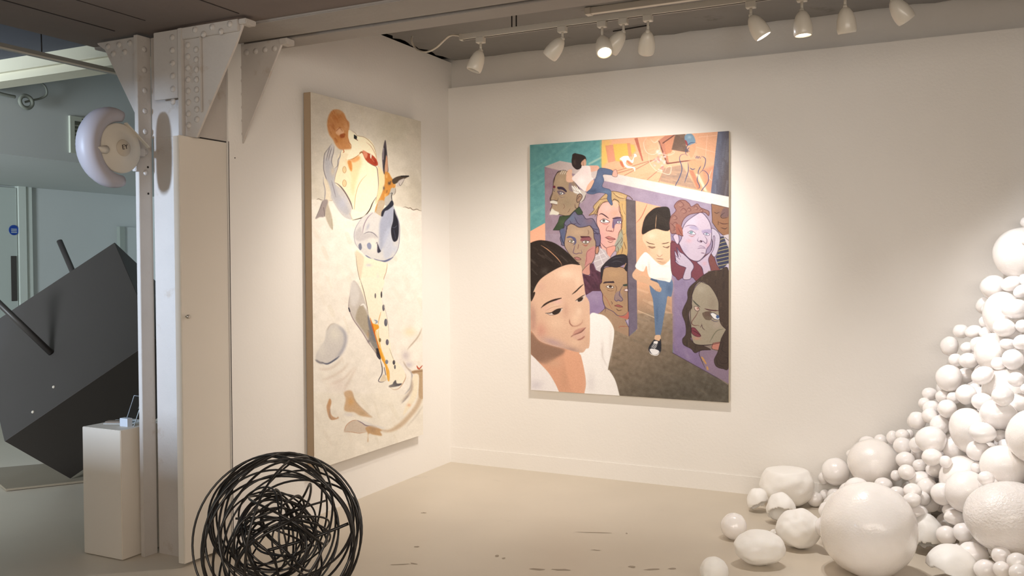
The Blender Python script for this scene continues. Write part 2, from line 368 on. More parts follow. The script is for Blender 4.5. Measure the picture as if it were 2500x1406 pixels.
def paint_crowd():
    P = Pic(1290, 310, 1796, 1000, 1.5, (92, 158, 154))
    K = (48, 32, 34)
    A = lambda: P.tile(1295, 315); B = lambda: P.tile(1295, 540); C = lambda: P.tile(1295, 715)
    A()
    M = P.fill([(-20, 150), (893, 90), (893, 700), (200, 1250), (-20, 1260)], (88, 156, 154), False)
    P.streaks(M, -32, 60, 60, 5, [(120, 178, 172), (76, 146, 146), (104, 168, 160)], .35); P.dapple(M, 3, 3)
    P.line([(740, 420), (890, 340)], (190, 205, 180), 22, alpha=.6, soft=1)
    # orange corner lower left
    P.fill([(-20, 1265), (200, 1142), (210, 1420), (-20, 1420)], (246, 172, 132), False)
    # attic scene
    M = P.fill([(893, 130), (2312, 10), (2312, 790), (1080, 570), (893, 620)], (238, 172, 126), False)
    P.streaks(M, -15, 90, 40, 5, [(246, 184, 136), (226, 156, 112), (240, 166, 130)], .4)
    P.fill([(893, 130), (1010, 130), (960, 330), (900, 470), (893, 470)], (232, 186, 70), False, soft=4, alpha=.7)
    P.fill([(893, 180), (945, 200), (960, 400), (893, 460)], (236, 190, 70), False, soft=2, alpha=.7)
    P.fill([(940, 200), (1030, 190), (1060, 380), (975, 400)], (226, 140, 104), False, alpha=.8, line=(200, 120, 90), lw=3)
    P.fill([(1030, 180), (1200, 170), (1290, 190), (1310, 260), (1230, 330), (1110, 390), (1060, 380)], (228, 184, 62), False, soft=1)
    P.fill([(1200, 165), (1240, 165), (1262, 330), (1220, 330)], (226, 150, 96), False)
    P.fill([(1290, 110), (1330, 100), (1400, 380), (1385, 385)], (190, 104, 78), False)
    P.fill([(1340, 100), (1420, 95), (1480, 330), (1410, 330)], (232, 164, 122), False, alpha=.7)
    for l in ([(900, 560), (1500, 375)], [(1170, 560), (1540, 360)], [(1450, 610), (1640, 450)], [(1590, 635), (1660, 470)], [(1060, 540), (1300, 470)]):
        P.line(l, (150, 92, 70), 7, alpha=.8)
    M = P.fill([(1650, 470), (1870, 430), (2070, 730), (1600, 630)], (176, 140, 112), False, soft=1); P.streaks(M, 10, 25, 25, 4, [(150, 124, 106), (196, 158, 122)], .5)
    # frame shapes
    P.fill([(1580, 140), (1660, 80), (1790, 60), (1660, 160), (1720, 400), (2060, 370), (1680, 420)], (196, 124, 92), False)
    P.line([(1590, 145), (1690, 415), (2030, 365)], (124, 70, 54), 16, smooth=False); P.line([(1640, 165), (1790, 60)], (110, 62, 50), 14, smooth=False)
    P.fill([(1660, 165), (1790, 65), (1790, 150), (1750, 260), (1690, 360)], (206, 134, 92), False)
    P.fill([(1695, 290), (2000, 230), (2040, 365), (1710, 395)], (240, 168, 122), False)
    M = P.fill([(1790, 60), (1910, 50), (1920, 190), (1950, 280), (1745, 245)], (112, 84, 66), False, soft=.6); P.streaks(M, -5, 14, 20, 4, [(134, 104, 80)], .5)
    P.fill([(2010, 50), (2300, 25), (2290, 500), (2100, 480)], (226, 160, 112), False, alpha=.6, soft=2)
    for l in ([(2080, 90), (2300, 70)], [(2040, 210), (2290, 280)], [(2180, 60), (2150, 480)]): P.line(l, (246, 200, 160), 6, alpha=.7)
    P.fill([(1960, 380), (2110, 380), (2150, 500), (2190, 700), (2170, 760), (2060, 720), (1960, 520)], (216, 158, 108), soft=1.5)
    P.fill([(1955, 490), (2010, 500), (2110, 720), (2060, 725)], (196, 122, 84), False, soft=1)
    P.fill([(2040, 540), (2080, 540), (2190, 760), (2150, 750)], (246, 206, 170), False, soft=1)
    P.fill([(2120, 480), (2290, 430), (2240, 770), (2180, 740)], (224, 128, 92), False, soft=3, alpha=.7)
    # small white figure
    P.fill([(1105, 360), (1150, 325), (1215, 320), (1235, 350), (1260, 372), (1285, 320), (1280, 300), (1310, 295), (1325, 330), (1290, 345), (1280, 400), (1250, 415), (1205, 380), (1190, 410), (1215, 440), (1290, 455), (1305, 480), (1295, 520), (1275, 475), (1200, 470), (1160, 430), (1140, 385)], (250, 240, 215), line=(214, 150, 100), lw=4)
    P.fill([(1112, 385), (1130, 440), (1165, 465), (1145, 400)], (196, 96, 56), soft=.5, alpha=.8)
    P.fill([(1195, 385), (1235, 430), (1270, 420), (1215, 375)], (206, 116, 70), soft=.5, alpha=.8)
    # pale outlined ghost
    W = (214, 206, 176)
    for l in ([(1440, 100), (1405, 160), (1420, 240), (1460, 290), (1540, 300), (1600, 240), (1600, 180), (1570, 130)], [(1470, 290), (1470, 370), (1500, 440), (1560, 500), (1620, 520), (1720, 545), (1740, 450), (1690, 460), (1660, 520)], [(1580, 170), (1600, 260), (1640, 300), (1720, 310), (1780, 280), (1760, 255)], [(1490, 120), (1540, 160), (1590, 110)], [(1500, 400), (1560, 370), (1600, 400)], [(2240, 480), (2205, 580), (2240, 620)]):
        P.line(l, W, 9, alpha=.8)
    P.rng = np.random.RandomState(3)
    for i in range(34): P.blob(1600+P.rng.randn()*38+(i % 5)*8-10, 390+P.rng.randn()*55, 14, 12, [(246, 168, 160), (250, 200, 196), (232, 120, 118), (254, 222, 214)][i % 4], .75)
    P.blob(1570, 268, 20, 20, (250, 220, 200), .9)
    # blue outlined seated nude
    L = (66, 74, 112)
    P.fill([(1905, 80), (1950, 45), (2000, 60), (2030, 110), (2030, 160), (1960, 195), (1915, 160)], (112, 148, 170), soft=.4); P.blob(1960, 90, 25, 18, (160, 188, 200), .7)
    P.fill([(1905, 130), (1925, 185), (1945, 190), (1930, 140)], (150, 50, 52))
    P.line([(2050, 165), (1980, 160), (1930, 210), (1918, 290), (1945, 320)], L, 9)
    P.fill([(1960, 200), (2035, 175), (2035, 260), (1990, 340), (1960, 300)], (232, 158, 110), soft=.6)
    for l in ([(1920, 295), (1860, 310), (1842, 360), (1865, 430), (1870, 500), (1835, 600), (1795, 680), (1810, 740), (1870, 770), (1905, 775)],
              [(1885, 730), (1905, 780), (1990, 810), (2080, 790), (2130, 720), (2190, 640), (2195, 560), (2160, 510), (2120, 500), (2075, 550)],
              [(2070, 550), (2060, 620), (2090, 690), (2070, 720)], [(2120, 500), (2150, 440), (2160, 360), (2130, 330), (2110, 325)],
              [(1945, 400), (1950, 500), (1920, 600), (1905, 650)], [(1970, 465), (2000, 485), (2035, 475)], [(2070, 550), (2075, 500), (2105, 440)], [(1960, 215), (1940, 250), (1965, 265)]):
        P.line(l, L, 10)
    P.line([(2030, 315), (2045, 350), (2055, 320), (2068, 352), (2080, 325), (2095, 350), (2110, 325)], L, 6)
    # dark curtain strip at right
    M = P.fill([(2312, 5), (2450, 5), (2450, 830), (2225, 775), (2262, 450)], (92, 96, 118), False, to=((84, 72, 74), (2300, 400), (2440, 420)))
    P.streaks(M, 93, 30, 50, 5, [(112, 118, 140), (74, 72, 86), (128, 132, 148)], .3)
    # slab top
    M = P.fill([(195, 455), (380, 383), (700, 440), (1080, 545), (2450, 818), (2450, 955), (920, 628), (560, 560)], (188, 168, 160), False, to=((228, 220, 208), (300, 420), (1900, 720))); P.dapple(M, 2, 4)
    # purple walls
    M1 = P.fill([(195, 458), (920, 626), (2450, 955), (2450, 1500), (1725, 1500), (1725, 968), (1190, 850), (1190, 1500), (205, 1500)], (150, 124, 134), False, to=((158, 142, 164), (300, 500), (1500, 1300)))
    B()
    M2 = P.fill([(204, 150), (1200, 150), (1200, 1405), (204, 1405)], (156, 136, 150), False, to=((150, 126, 164), (400, 200), (900, 1100)))
    M3 = P.fill([(1722, 150), (2455, 150), (2455, 2010), (1770, 1615), (1762, 1500)], (150, 134, 164), False, to=((134, 112, 150), (2000, 500), (2000, 1600)))
    for M in (M1, M2, M3): P.dapple(M, 3, 5); P.streaks(M, 70, 60, 18, 6, [(168, 148, 172), (136, 114, 140)], .2)
    # doorway + floor
    A(); M = P.fill([(1308, 868), (1722, 968), (1760, 2500), (1312, 2500)], (247, 170, 126), False)
    P.line([(1310, 1145), (1380, 1060), (1450, 905)], (170, 96, 70), 8)
    B(); M = P.fill([(1310, 700), (1400, 640), (1755, 700), (1758, 1500), (1325, 1500)], (236, 176, 130), False, soft=4, to=((150, 126, 98), (1450, 720), (1450, 1200)))
    P.streaks(M, 25, 40, 30, 7, [(236, 196, 156), (196, 158, 122), (214, 176, 138)], .4)
    C(); M = P.fill([(1000, 400), (1225, 532), (1332, 445), (1325, 250), (1760, 250), (1765, 735), (2460, 1120), (2460, 1360), (900, 1300)], (158, 134, 106), False, soft=.4, to=((92, 84, 70), (1300, 350), (1700, 1300)))
    P.streaks(M, 22, 130, 45, 5, [(128, 112, 90), (104, 96, 80), (140, 124, 100), (92, 80, 70)], .16); P.dapple(M, 4, 3); P.line([(1340, 215), (1540, 300)], (240, 210, 170), 8, alpha=.7)
    P.line([(1762, 735), (2460, 1125)], (86, 70, 84), 9, smooth=False, taper=False)
    # jamb
    A(); M = P.fill([(1190, 845), (1308, 870), (1330, 2440), (1228, 2532)], (98, 86, 86), False, to=((116, 104, 124), (1250, 900), (1270, 2400))); P.dapple(M, 3, 4); P.line([(1190, 848), (1228, 2530)], (70, 56, 70), 6, smooth=False)
    # ---- old man
    A()
    F = (164, 138, 106)
    M = P.fill([(330, 560), (370, 510), (470, 510), (560, 640), (640, 760), (665, 830), (620, 900), (600, 960), (500, 1050), (380, 1040), (270, 1000), (285, 930), (275, 900), (262, 840), (290, 770), (300, 690), (305, 620)], F, line=K, lw=6)
    P.blob(390, 620, 60, 60, (178, 152, 116), .6, clip=M); P.blob(470, 900, 90, 70, (138, 122, 92), .5, clip=M); P.blob(330, 840, 30, 60, (150, 120, 84), .6, clip=M)
    P.fill([(470, 520), (560, 540), (600, 640), (560, 700), (500, 640)], (136, 112, 98), alpha=.6, soft=1.5, clip=M)
    P.fill([(500, 650), (545, 700), (540, 760), (490, 730)], (122, 104, 118), alpha=.7, soft=1)
    P.fill([(300, 690), (325, 690), (322, 715), (298, 710)], (104, 20, 46)); P.fill([(355, 700), (420, 705), (465, 750), (455, 765), (410, 735), (360, 730)], (52, 36, 56))
    P.fill([(350, 750), (400, 745), (450, 780), (390, 800), (360, 780)], (96, 78, 96), alpha=.8)
    P.fill([(375, 770), (400, 762), (430, 785), (395, 795)], (232, 226, 214), line=(60, 40, 50), lw=4); P.dot(398, 778, 9, 10, (60, 70, 80))
    P.fill([(300, 735), (318, 725), (315, 760)], (170, 150, 140), line=K, lw=3)
    P.line([(360, 790), (400, 830), (440, 820)], (110, 90, 90), 6, alpha=.7)
    P.line([(300, 770), (275, 830), (270, 860), (310, 862), (350, 870), (362, 830)], K, 6)
    P.fill([(262, 880), (300, 865), (350, 885), (345, 915), (300, 905), (270, 900)], (214, 208, 190), soft=.4); P.line([(275, 905), (345, 918)], (90, 50, 50), 6)
    P.fill([(285, 965), (320, 990), (370, 1020), (350, 1045), (300, 1040), (255, 1040), (268, 1000)], (212, 206, 184), soft=.6)
    for i in range(9): P.line([(280+i*11, 985+i*3), (268+i*12, 1035)], (236, 230, 210), 5, alpha=.8)
    P.line([(420, 905), (440, 940), (420, 970)], (120, 70, 56), 4); P.line([(510, 960), (490, 1000), (470, 1015)], (90, 60, 50), 4)
    P.fill([(525, 690), (600, 720), (690, 760), (700, 800), (660, 880), (630, 890), (600, 800), (555, 770)], (196, 184, 170), soft=.7)
    for l in ([(530, 690), (570, 740)], [(560, 690), (600, 750)], [(590, 700), (620, 760)], [(550, 760), (610, 775)], [(620, 740), (650, 800)]): P.line(l, (240, 236, 226), 9, alpha=.9)
    P.fill([(585, 860), (600, 800), (635, 785), (655, 820), (630, 870), (595, 890)], (158, 124, 96), line=K, lw=6); P.line([(595, 855), (620, 815), (640, 820)], K, 5)
    P.line([(700, 790), (680, 850), (640, 890)], K, 6); P.line([(565, 905), (575, 960), (620, 950)], (70, 40, 40), 6)
    for x in (385, 410, 435, 460): P.line([(x, 545), (x+25, 500)], (226, 216, 196), 6)
    P.line([(310, 650), (322, 580), (350, 530), (400, 510)], K, 7)
    # green leaf collar
    P.fill([(380, 1060), (500, 1050), (560, 990), (620, 945), (660, 1010), (650, 1060), (560, 1080), (500, 1100), (440, 1180), (390, 1230), (300, 1228), (330, 1180), (360, 1130)], (54, 72, 44), smooth=False, line=(34, 40, 30), lw=6); P.blob(420, 1130, 50, 40, (78, 98, 62), .6)
    # ---- blonde woman
    P.fill([(735, 1050), (800, 980), (790, 940), (860, 860), (960, 770), (1060, 755), (1200, 800), (1270, 855), (1190, 850), (1190, 1500), (1150, 1500), (900, 1400), (850, 1060)], (190, 156, 100), line=(90, 60, 44), lw=6)
    P.fill([(1100, 880), (1190, 870), (1195, 1540), (1120, 1500)], (200, 160, 92), False, soft=1)
    B(); P.fill([(1150, 200), (1195, 160), (1200, 420), (1070, 420), (1090, 330)], (196, 156, 92), soft=.6)
    A(); M = P.fill([(850, 980), (900, 900), (990, 880), (1090, 900), (1120, 1000), (1140, 1180), (1100, 1270), (1085, 1400), (1040, 1500), (940, 1540), (880, 1420), (860, 1250), (830, 1120)], (222, 168, 150), line=(88, 48, 50), lw=6)
    P.blob(950, 960, 70, 50, (232, 186, 172), .7, clip=M); P.blob(1050, 1020, 60, 60, (208, 160, 130), .8, clip=M); P.blob(890, 1330, 50, 120, (216, 150, 150), .6, clip=M)
    P.fill([(1100, 1290), (1145, 1220), (1150, 1400), (1100, 1480), (1030, 1480)], (150, 158, 140), soft=1, alpha=.9)
    P.fill([(1040, 1080), (1120, 1070), (1130, 1120), (1060, 1160), (1045, 1205), (1020, 1190)], (120, 102, 132), soft=.5)
    P.line([(860, 1040), (900, 1030), (980, 1085)], (64, 34, 46), 12); P.line([(1030, 1085), (1120, 1075)], (64, 34, 46), 12)
    P.fill([(872, 1115), (915, 1090), (960, 1105), (990, 1130), (930, 1140), (890, 1135)], (236, 228, 222), line=(96, 40, 46), lw=6); P.dot(918, 1112, 18, 18, (120, 116, 106)); P.dot(918, 1112, 7, 7, (30, 26, 28))
    P.line([(900, 1150), (950, 1160), (980, 1145)], (190, 70, 70), 7, alpha=.8)
    P.fill([(1072, 1128), (1100, 1112), (1130, 1120), (1128, 1145), (1095, 1148)], (226, 222, 226), line=(60, 40, 70), lw=5); P.dot(1106, 1130, 12, 12, (110, 108, 108))
    P.line([(1030, 1090), (1040, 1200), (1030, 1245), (990, 1240), (950, 1235), (955, 1200), (985, 1170)], (126, 60, 60), 6); P.line([(970, 1235), (1000, 1240), (1020, 1232)], (100, 40, 44), 7)
    P.fill([(940, 1318), (975, 1305), (1010, 1315), (1060, 1338), (1010, 1352), (980, 1345)], (206, 130, 120), line=(110, 50, 50), lw=5); P.line([(930, 1318), (980, 1330), (1065, 1340)], (90, 36, 40), 6); P.line([(965, 1362), (1000, 1380), (1035, 1362)], (120, 60, 56), 7)
    H = (100, 66, 44)
    for l in ([(850, 1060), (840, 1000), (900, 900), (960, 870)], [(780, 1050), (830, 980), (880, 890)], [(810, 1060), (860, 940)], [(1095, 900), (1110, 1000), (1150, 1080), (1130, 1180), (1150, 1280), (1190, 1260)], [(1140, 900), (1160, 1000), (1185, 1040)], [(1020, 760), (1100, 830), (1190, 840)], [(860, 860), (960, 840), (1010, 860)], [(1130, 1310), (1145, 1350), (1120, 1400)]): P.line(l, H, 6)
    for l in ([(880, 870), (830, 960)], [(1150, 930), (1170, 1100)], [(1060, 790), (1160, 830)]): P.line(l, (222, 190, 124), 12, alpha=.6, soft=.5)
    P.fill([(1030, 870), (1080, 880), (1100, 930), (1060, 960), (1040, 930), (1000, 960), (1015, 900)], (226, 176, 140), soft=.4)
    P.line([(1020, 880), (1045, 850), (1090, 870), (1110, 900)], (70, 44, 40), 8)
    B(); P.line([(860, 230), (930, 310), (1000, 335), (1060, 300), (1140, 200)], (84, 48, 52), 6)
    P.fill([(950, 320), (1060, 300), (1030, 420), (985, 460), (960, 400)], (222, 150, 128), soft=.4, line=(100, 60, 60), lw=4)
    for l in ([(1080, 300), (1100, 340), (1080, 400)], [(1120, 280), (1150, 330), (1130, 400)], [(1165, 250), (1190, 330)]): P.line(l, H, 6)
    P.fill([(1000, 430), (1050, 360), (1075, 380), (1040, 460)], (176, 156, 172), line=K, lw=3)
    M = P.fill([(810, 380), (870, 320), (940, 350), (960, 400), (1000, 440), (940, 500), (900, 620), (830, 600), (800, 520), (790, 450)], (190, 176, 176), smooth=False)
    for l in ([(840, 340), (910, 520)], [(880, 330), (960, 440)], [(810, 430), (930, 380)], [(800, 490), (940, 440)], [(830, 560), (930, 510)]): P.line(l, (226, 220, 216), 7, alpha=.8)
    # ---- curly haired young man
    A(); M = P.fill([(500, 1070), (560, 1000), (600, 1040), (660, 1040), (700, 1090), (770, 1085), (800, 1110), (830, 1170), (860, 1220), (870, 1330), (870, 1420), (820, 1420), (440, 1420), (400, 1380), (385, 1330), (400, 1280), (380, 1240), (430, 1200), (440, 1130)], (106, 100, 124), line=(44, 34, 54), lw=7)
    P.blob(520, 1080, 60, 50, (96, 112, 136), .8, clip=M); P.blob(740, 1110, 60, 50, (128, 100, 116), .7, clip=M)
    B(); P.fill([(780, 150), (870, 150), (872, 280), (830, 300), (800, 240)], (102, 92, 118), line=(44, 34, 54), lw=6)
    P.fill([(385, 100), (440, 100), (440, 280), (400, 240), (390, 180)], (86, 94, 124), soft=.5)
    M = P.fill([(460, 130), (470, 60), (520, 25), (560, 40), (620, 70), (700, 60), (750, 50), (790, 110), (800, 200), (820, 260), (810, 420), (770, 510), (680, 580), (650, 610), (560, 480), (500, 400), (440, 300), (445, 200)], (172, 142, 112), line=(60, 40, 44), lw=7)
    P.blob(600, 130, 90, 50, (190, 158, 122), .7, clip=M); P.blob(500, 380, 50, 90, (150, 126, 108), .6, clip=M)
    P.fill([(720, 350), (810, 300), (808, 420), (760, 510), (690, 560), (700, 420)], (196, 128, 120), clip=M, soft=.6)
    P.line([(790, 320), (715, 370), (705, 470), (680, 550)], (120, 60, 60), 5)
    P.fill([(460, 200), (500, 175), (570, 200), (580, 260), (540, 290), (560, 250), (520, 200)], (86, 84, 118), soft=.4)
    P.fill([(630, 178), (740, 178), (760, 200), (640, 198)], (70, 24, 36), smooth=False); P.fill([(650, 200), (760, 195), (750, 235), (640, 240)], (140, 78, 82), soft=.6)
    P.fill([(482, 240), (520, 222), (565, 245), (530, 262)], (226, 222, 210), line=(60, 34, 40), lw=5); P.dot(524, 240, 16, 16, (120, 112, 92))
    P.fill([(652, 250), (690, 230), (745, 245), (700, 268)], (230, 224, 214), line=(60, 34, 40), lw=5); P.dot(698, 248, 16, 16, (120, 112, 92)); P.fill([(650, 275), (700, 285), (730, 272), (700, 302)], (164, 88, 76), soft=.5)
    P.line([(570, 270), (550, 350), (545, 380), (580, 395), (615, 385), (650, 385), (640, 340)], (86, 60, 96), 7); P.line([(600, 330), (610, 280)], (110, 60, 60), 6)
    P.fill([(555, 440), (600, 435), (640, 462), (590, 470)], (172, 112, 104), line=(80, 40, 44), lw=5); P.line([(580, 490), (620, 500)], (90, 54, 54), 7)
    P.line([(720, 95), (735, 130), (722, 165)], (96, 60, 50), 4)
    P.fill([(820, 320), (850, 300), (858, 350), (840, 395), (815, 380)], (186, 128, 96), line=K, lw=6)
    for l in ([(420, 20), (470, 70), (450, 130)], [(500, -20), (530, 30), (590, 20)], [(560, -60), (600, 20), (640, 40)], [(750, 60), (800, 90), (860, 100)], [(790, 100), (850, 160)]): P.line(l, (54, 44, 70), 6)
    P.line([(385, 120), (400, 200), (440, 290)], (40, 40, 64), 7)
    P.fill([(690, 560), (760, 510), (750, 640), (700, 650), (650, 620)], (204, 142, 122), line=K, lw=4)
    M = P.fill([(650, 640), (750, 665), (745, 520), (790, 510), (820, 590), (880, 620), (890, 700), (890, 850), (780, 850), (700, 900), (690, 860), (665, 760)], (84, 46, 62), smooth=False); P.streaks(M, 60, 50, 14, 5, [(104, 60, 78), (64, 34, 50)], .5)
    # ---- tan man, centre
    M = P.fill([(900, 600), (940, 560), (1060, 545), (1150, 560), (1205, 600), (1222, 1300), (1222, 1400), (1040, 1310), (850, 1130), (930, 1100), (930, 1040), (905, 960), (900, 880), (870, 820), (870, 770), (895, 740)], (176, 138, 98), smooth=False, line=(60, 36, 36), lw=6)
    P.fill([(850, 1130), (940, 1060), (1100, 1160), (1180, 1190), (1224, 1290), (1224, 1410), (1036, 1320), (1000, 1200)], (170, 136, 104), smooth=False)
    P.blob(1050, 640, 100, 50, (190, 150, 104), .7, clip=M); P.blob(1180, 900, 40, 120, (148, 120, 98), .6, clip=M)
    P.fill([(1224, 1190), (1224, 1290), (1180, 1220)], (176, 160, 190), False)
    P.fill([(880, 590), (890, 560), (960, 480), (1070, 410), (1200, 420), (1205, 600), (1170, 570), (1180, 520), (1080, 560), (960, 545), (920, 570), (895, 700), (882, 680)], (42, 36, 44), line=K, lw=4)
    for l in ([(1000, 470), (1060, 440), (1170, 430)], [(1010, 500), (1080, 480), (1150, 500)]): P.line(l, (100, 96, 104), 6, alpha=.7)
    P.line([(1165, 560), (1190, 510)], (196, 150, 100), 9)
    P.fill([(910, 750), (930, 735), (1040, 728), (1050, 750), (960, 750), (912, 758)], (46, 28, 40), smooth=False)
    P.fill([(945, 795), (985, 778), (1040, 800), (1010, 818), (970, 812)], (232, 226, 212), line=(60, 30, 30), lw=5); P.fill([(980, 785), (1015, 785), (1012, 808), (985, 806)], (70, 44, 30)); P.line([(950, 830), (1000, 850), (1050, 840)], (110, 70, 50), 5)
    P.fill([(1150, 770), (1205, 760), (1205, 790), (1160, 790)], (52, 66, 56), smooth=False); P.fill([(1165, 835), (1205, 820), (1212, 850), (1180, 850)], (226, 210, 206), line=(100, 50, 60), lw=5)
    P.fill([(1060, 880), (1100, 850), (1130, 880), (1150, 950), (1120, 975), (1060, 970), (1045, 940)], (150, 124, 118), soft=.6)
    P.line([(1160, 770), (1120, 840), (1110, 900), (1150, 950), (1130, 975), (1095, 960), (1075, 975), (1050, 950), (1060, 890)], (74, 62, 100), 7)
    P.line([(1050, 770), (1075, 810), (1060, 880)], (90, 60, 60), 5)
    P.fill([(1050, 1030), (1080, 1020), (1110, 1022), (1150, 1045), (1100, 1045)], (172, 92, 84), line=(90, 40, 40), lw=5); P.line([(1070, 1065), (1100, 1090), (1140, 1080)], (90, 64, 50), 8)
    P.line([(900, 880), (960, 960), (1000, 1040), (1030, 1080)], (170, 90, 70), 5); P.line([(1010, 975), (1022, 1000), (1015, 1015)], (90, 54, 50), 6)
    P.line([(910, 880), (905, 960), (940, 1050), (1030, 1100), (1090, 1150), (1160, 1150), (1220, 1100)], (76, 60, 96), 7)
    P.fill([(1100, 1160), (1180, 1150), (1220, 1100), (1222, 1180), (1190, 1190)], (192, 100, 84), soft=.5)
    P.line([(1110, 1310), (1115, 1285), (1222, 1285)], (170, 80, 56), 6); P.line([(1180, 1200), (1222, 1290)], (70, 60, 90), 6); P.line([(865, 1130), (940, 1060), (930, 1120)], (70, 46, 60), 5)
    # ---- climbing girl
    A()
    P.fill([(460, 560), (480, 500), (530, 490), (530, 560), (560, 590), (540, 640), (465, 635)], (222, 172, 138), soft=.4)
    P.fill([(700, 450), (820, 438), (860, 455), (850, 495), (740, 515)], (218, 162, 134), soft=.5)
    P.fill([(530, 590), (620, 500), (640, 450), (740, 445), (760, 510), (770, 580), (795, 600), (760, 650), (700, 750), (640, 720), (580, 660), (560, 640)], (232, 214, 204), soft=.4); P.blob(640, 620, 50, 60, (244, 234, 226), .7); P.blob(700, 520, 40, 30, (236, 206, 200), .6)
    P.fill([(700, 750), (720, 680), (780, 615), (800, 640), (780, 700), (730, 750)], (226, 172, 138))
    M = P.fill([(800, 640), (830, 560), (850, 490), (900, 470), (1000, 490), (1040, 520), (1035, 555), (910, 550), (920, 620), (900, 700), (1000, 740), (1010, 840), (1025, 910), (1005, 920), (960, 850), (960, 790), (860, 770), (780, 790), (710, 770), (760, 720)], (84, 100, 130), line=(50, 60, 84), lw=4)
    P.blob(860, 600, 40, 60, (104, 122, 152), .6, clip=M); P.blob(790, 750, 60, 30, (58, 72, 98), .7, clip=M); P.blob(950, 760, 60, 20, (96, 124, 152), .7, clip=M)
    P.fill([(1035, 500), (1070, 490), (1085, 560), (1060, 580), (1020, 560)], (210, 160, 138), line=(110, 80, 70), lw=4)
    P.fill([(525, 400), (530, 340), (545, 300), (590, 295), (680, 320), (705, 370), (690, 420), (650, 440), (640, 470), (590, 490), (540, 450)], (44, 32, 28)); P.blob(560, 400, 20, 40, (84, 66, 56), .6)
    P.dot(568, 320, 36, 30, (46, 34, 30)); P.fill([(660, 380), (695, 360), (705, 420), (690, 440), (650, 440), (640, 410)], (206, 156, 122), soft=.4); P.line([(665, 400), (670, 440)], (120, 80, 60), 5)
    # ---- girl in doorway
    B()
    P.fill([(1300, 590), (1330, 560), (1390, 590), (1370, 640), (1370, 660), (1480, 700), (1560, 750), (1620, 800), (1600, 860), (1540, 840), (1480, 770), (1350, 730), (1280, 690), (1268, 640)], (222, 174, 134), soft=.4)
    P.blob(1420, 730, 90, 20, (190, 140, 104), .6, ang=15); P.line([(1565, 830), (1580, 860)], (150, 100, 70), 4); P.line([(1585, 820), (1605, 850)], (150, 100, 70), 4)
    M = P.fill([(1500, 690), (1745, 700), (1750, 905), (1700, 915), (1685, 1000), (1650, 1200), (1612, 1395), (1556, 1395), (1540, 1200), (1520, 960), (1485, 830)], (96, 122, 154), soft=.4)
    P.fill([(1500, 690), (1560, 700), (1580, 760), (1505, 740)], (70, 92, 122), soft=.6); P.blob(1640, 900, 50, 150, (112, 138, 168), .6, clip=M); P.blob(1720, 820, 40, 60, (76, 98, 130), .7, clip=M); P.blob(1570, 1150, 16, 120, (72, 96, 128), .6, clip=M)
    P.fill([(1300, 690), (1400, 660), (1500, 715), (1580, 750), (1600, 800), (1540, 810), (1440, 760), (1340, 730)], (220, 172, 130), soft=.5)
    P.fill([(1485, 770), (1540, 760), (1620, 810), (1610, 860), (1550, 840)], (218, 170, 128), soft=.4)
    for x in (1555, 1580, 1603): P.line([(x, 825), (x+4, 855)], (150, 104, 74), 4)
    M = P.fill([(1390, 400), (1440, 375), (1560, 460), (1740, 420), (1742, 715), (1660, 725), (1500, 690), (1460, 640), (1440, 540), (1400, 610), (1305, 555), (1340, 470)], (246, 240, 228), soft=.4)
    P.blob(1470, 560, 16, 80, (206, 196, 184), .6, clip=M); P.blob(1620, 700, 90, 14, (216, 204, 190), .7, clip=M); P.blob(1400, 560, 30, 40, (222, 212, 200), .5, clip=M); P.blob(1660, 540, 60, 16, (224, 212, 200), .6, clip=M)
    M = P.fill([(1395, 180), (1470, 100), (1600, 80), (1722, 110), (1736, 420), (1690, 500), (1630, 530), (1560, 490), (1480, 400), (1440, 300), (1400, 240)], (232, 190, 148), soft=.4)
    P.blob(1500, 170, 60, 40, (244, 214, 180), .7, clip=M); P.blob(1470, 340, 20, 50, (206, 158, 118), .6, clip=M); P.blob(1640, 500, 60, 24, (200, 152, 112), .7, clip=M); P.blob(1600, 380, 30, 60, (240, 204, 168), .7, clip=M)
    P.line([(1435, 240), (1470, 262), (1540, 278)], (84, 56, 40), 9); P.line([(1628, 270), (1680, 262), (1720, 250)], (84, 56, 40), 9)
    P.line([(1455, 300), (1500, 310), (1550, 308)], (60, 40, 32), 8); P.fill([(1470, 312), (1520, 308), (1550, 315), (1510, 330)], (160, 120, 90)); P.line([(1640, 300), (1680, 315), (1725, 295)], (60, 40, 32), 8); P.fill([(1660, 312), (1700, 306), (1725, 300), (1700, 325)], (140, 104, 80))
    P.line([(1565, 400), (1600, 428), (1640, 400)], (168, 112, 84), 7, alpha=.8, soft=.4); P.line([(1560, 450), (1600, 455), (1650, 458)], (150, 84, 70), 8); P.line([(1580, 485), (1620, 490)], (176, 124, 96), 8, alpha=.7, soft=.4)
    A(); M = P.fill([(1390, 1280), (1390, 1180), (1430, 1060), (1520, 970), (1600, 945), (1720, 968), (1722, 1225), (1560, 1212), (1480, 1235)], (46, 36, 30), soft=.3); P.line([(1550, 1215), (1555, 1120), (1565, 1040)], (206, 156, 110), 7)
    for i in range(26): x = 1400+i*12.5; P.line([(x, 1010+abs(i-13)*9), (x-8 if x < 1550 else x+6, 1140+abs(i-13)*4)], (84, 70, 58), 4, alpha=.45)
    # ankle and shoe
    C(); P.fill([(1552, 520), (1612, 520), (1610, 600), (1550, 590), (1540, 560)], (226, 182, 140))
    P.fill([(1535, 575), (1560, 580), (1600, 590), (1615, 565), (1622, 640), (1615, 720), (1570, 755), (1500, 745), (1470, 700), (1480, 650)], (36, 38, 48), line=(24, 24, 30), lw=4)
    P.fill([(1478, 700), (1500, 680), (1560, 690), (1600, 715), (1570, 758), (1510, 750)], (236, 234, 230), line=(40, 40, 50), lw=4); P.line([(1475, 715), (1500, 750), (1570, 765), (1608, 720)], (244, 240, 232), 9)
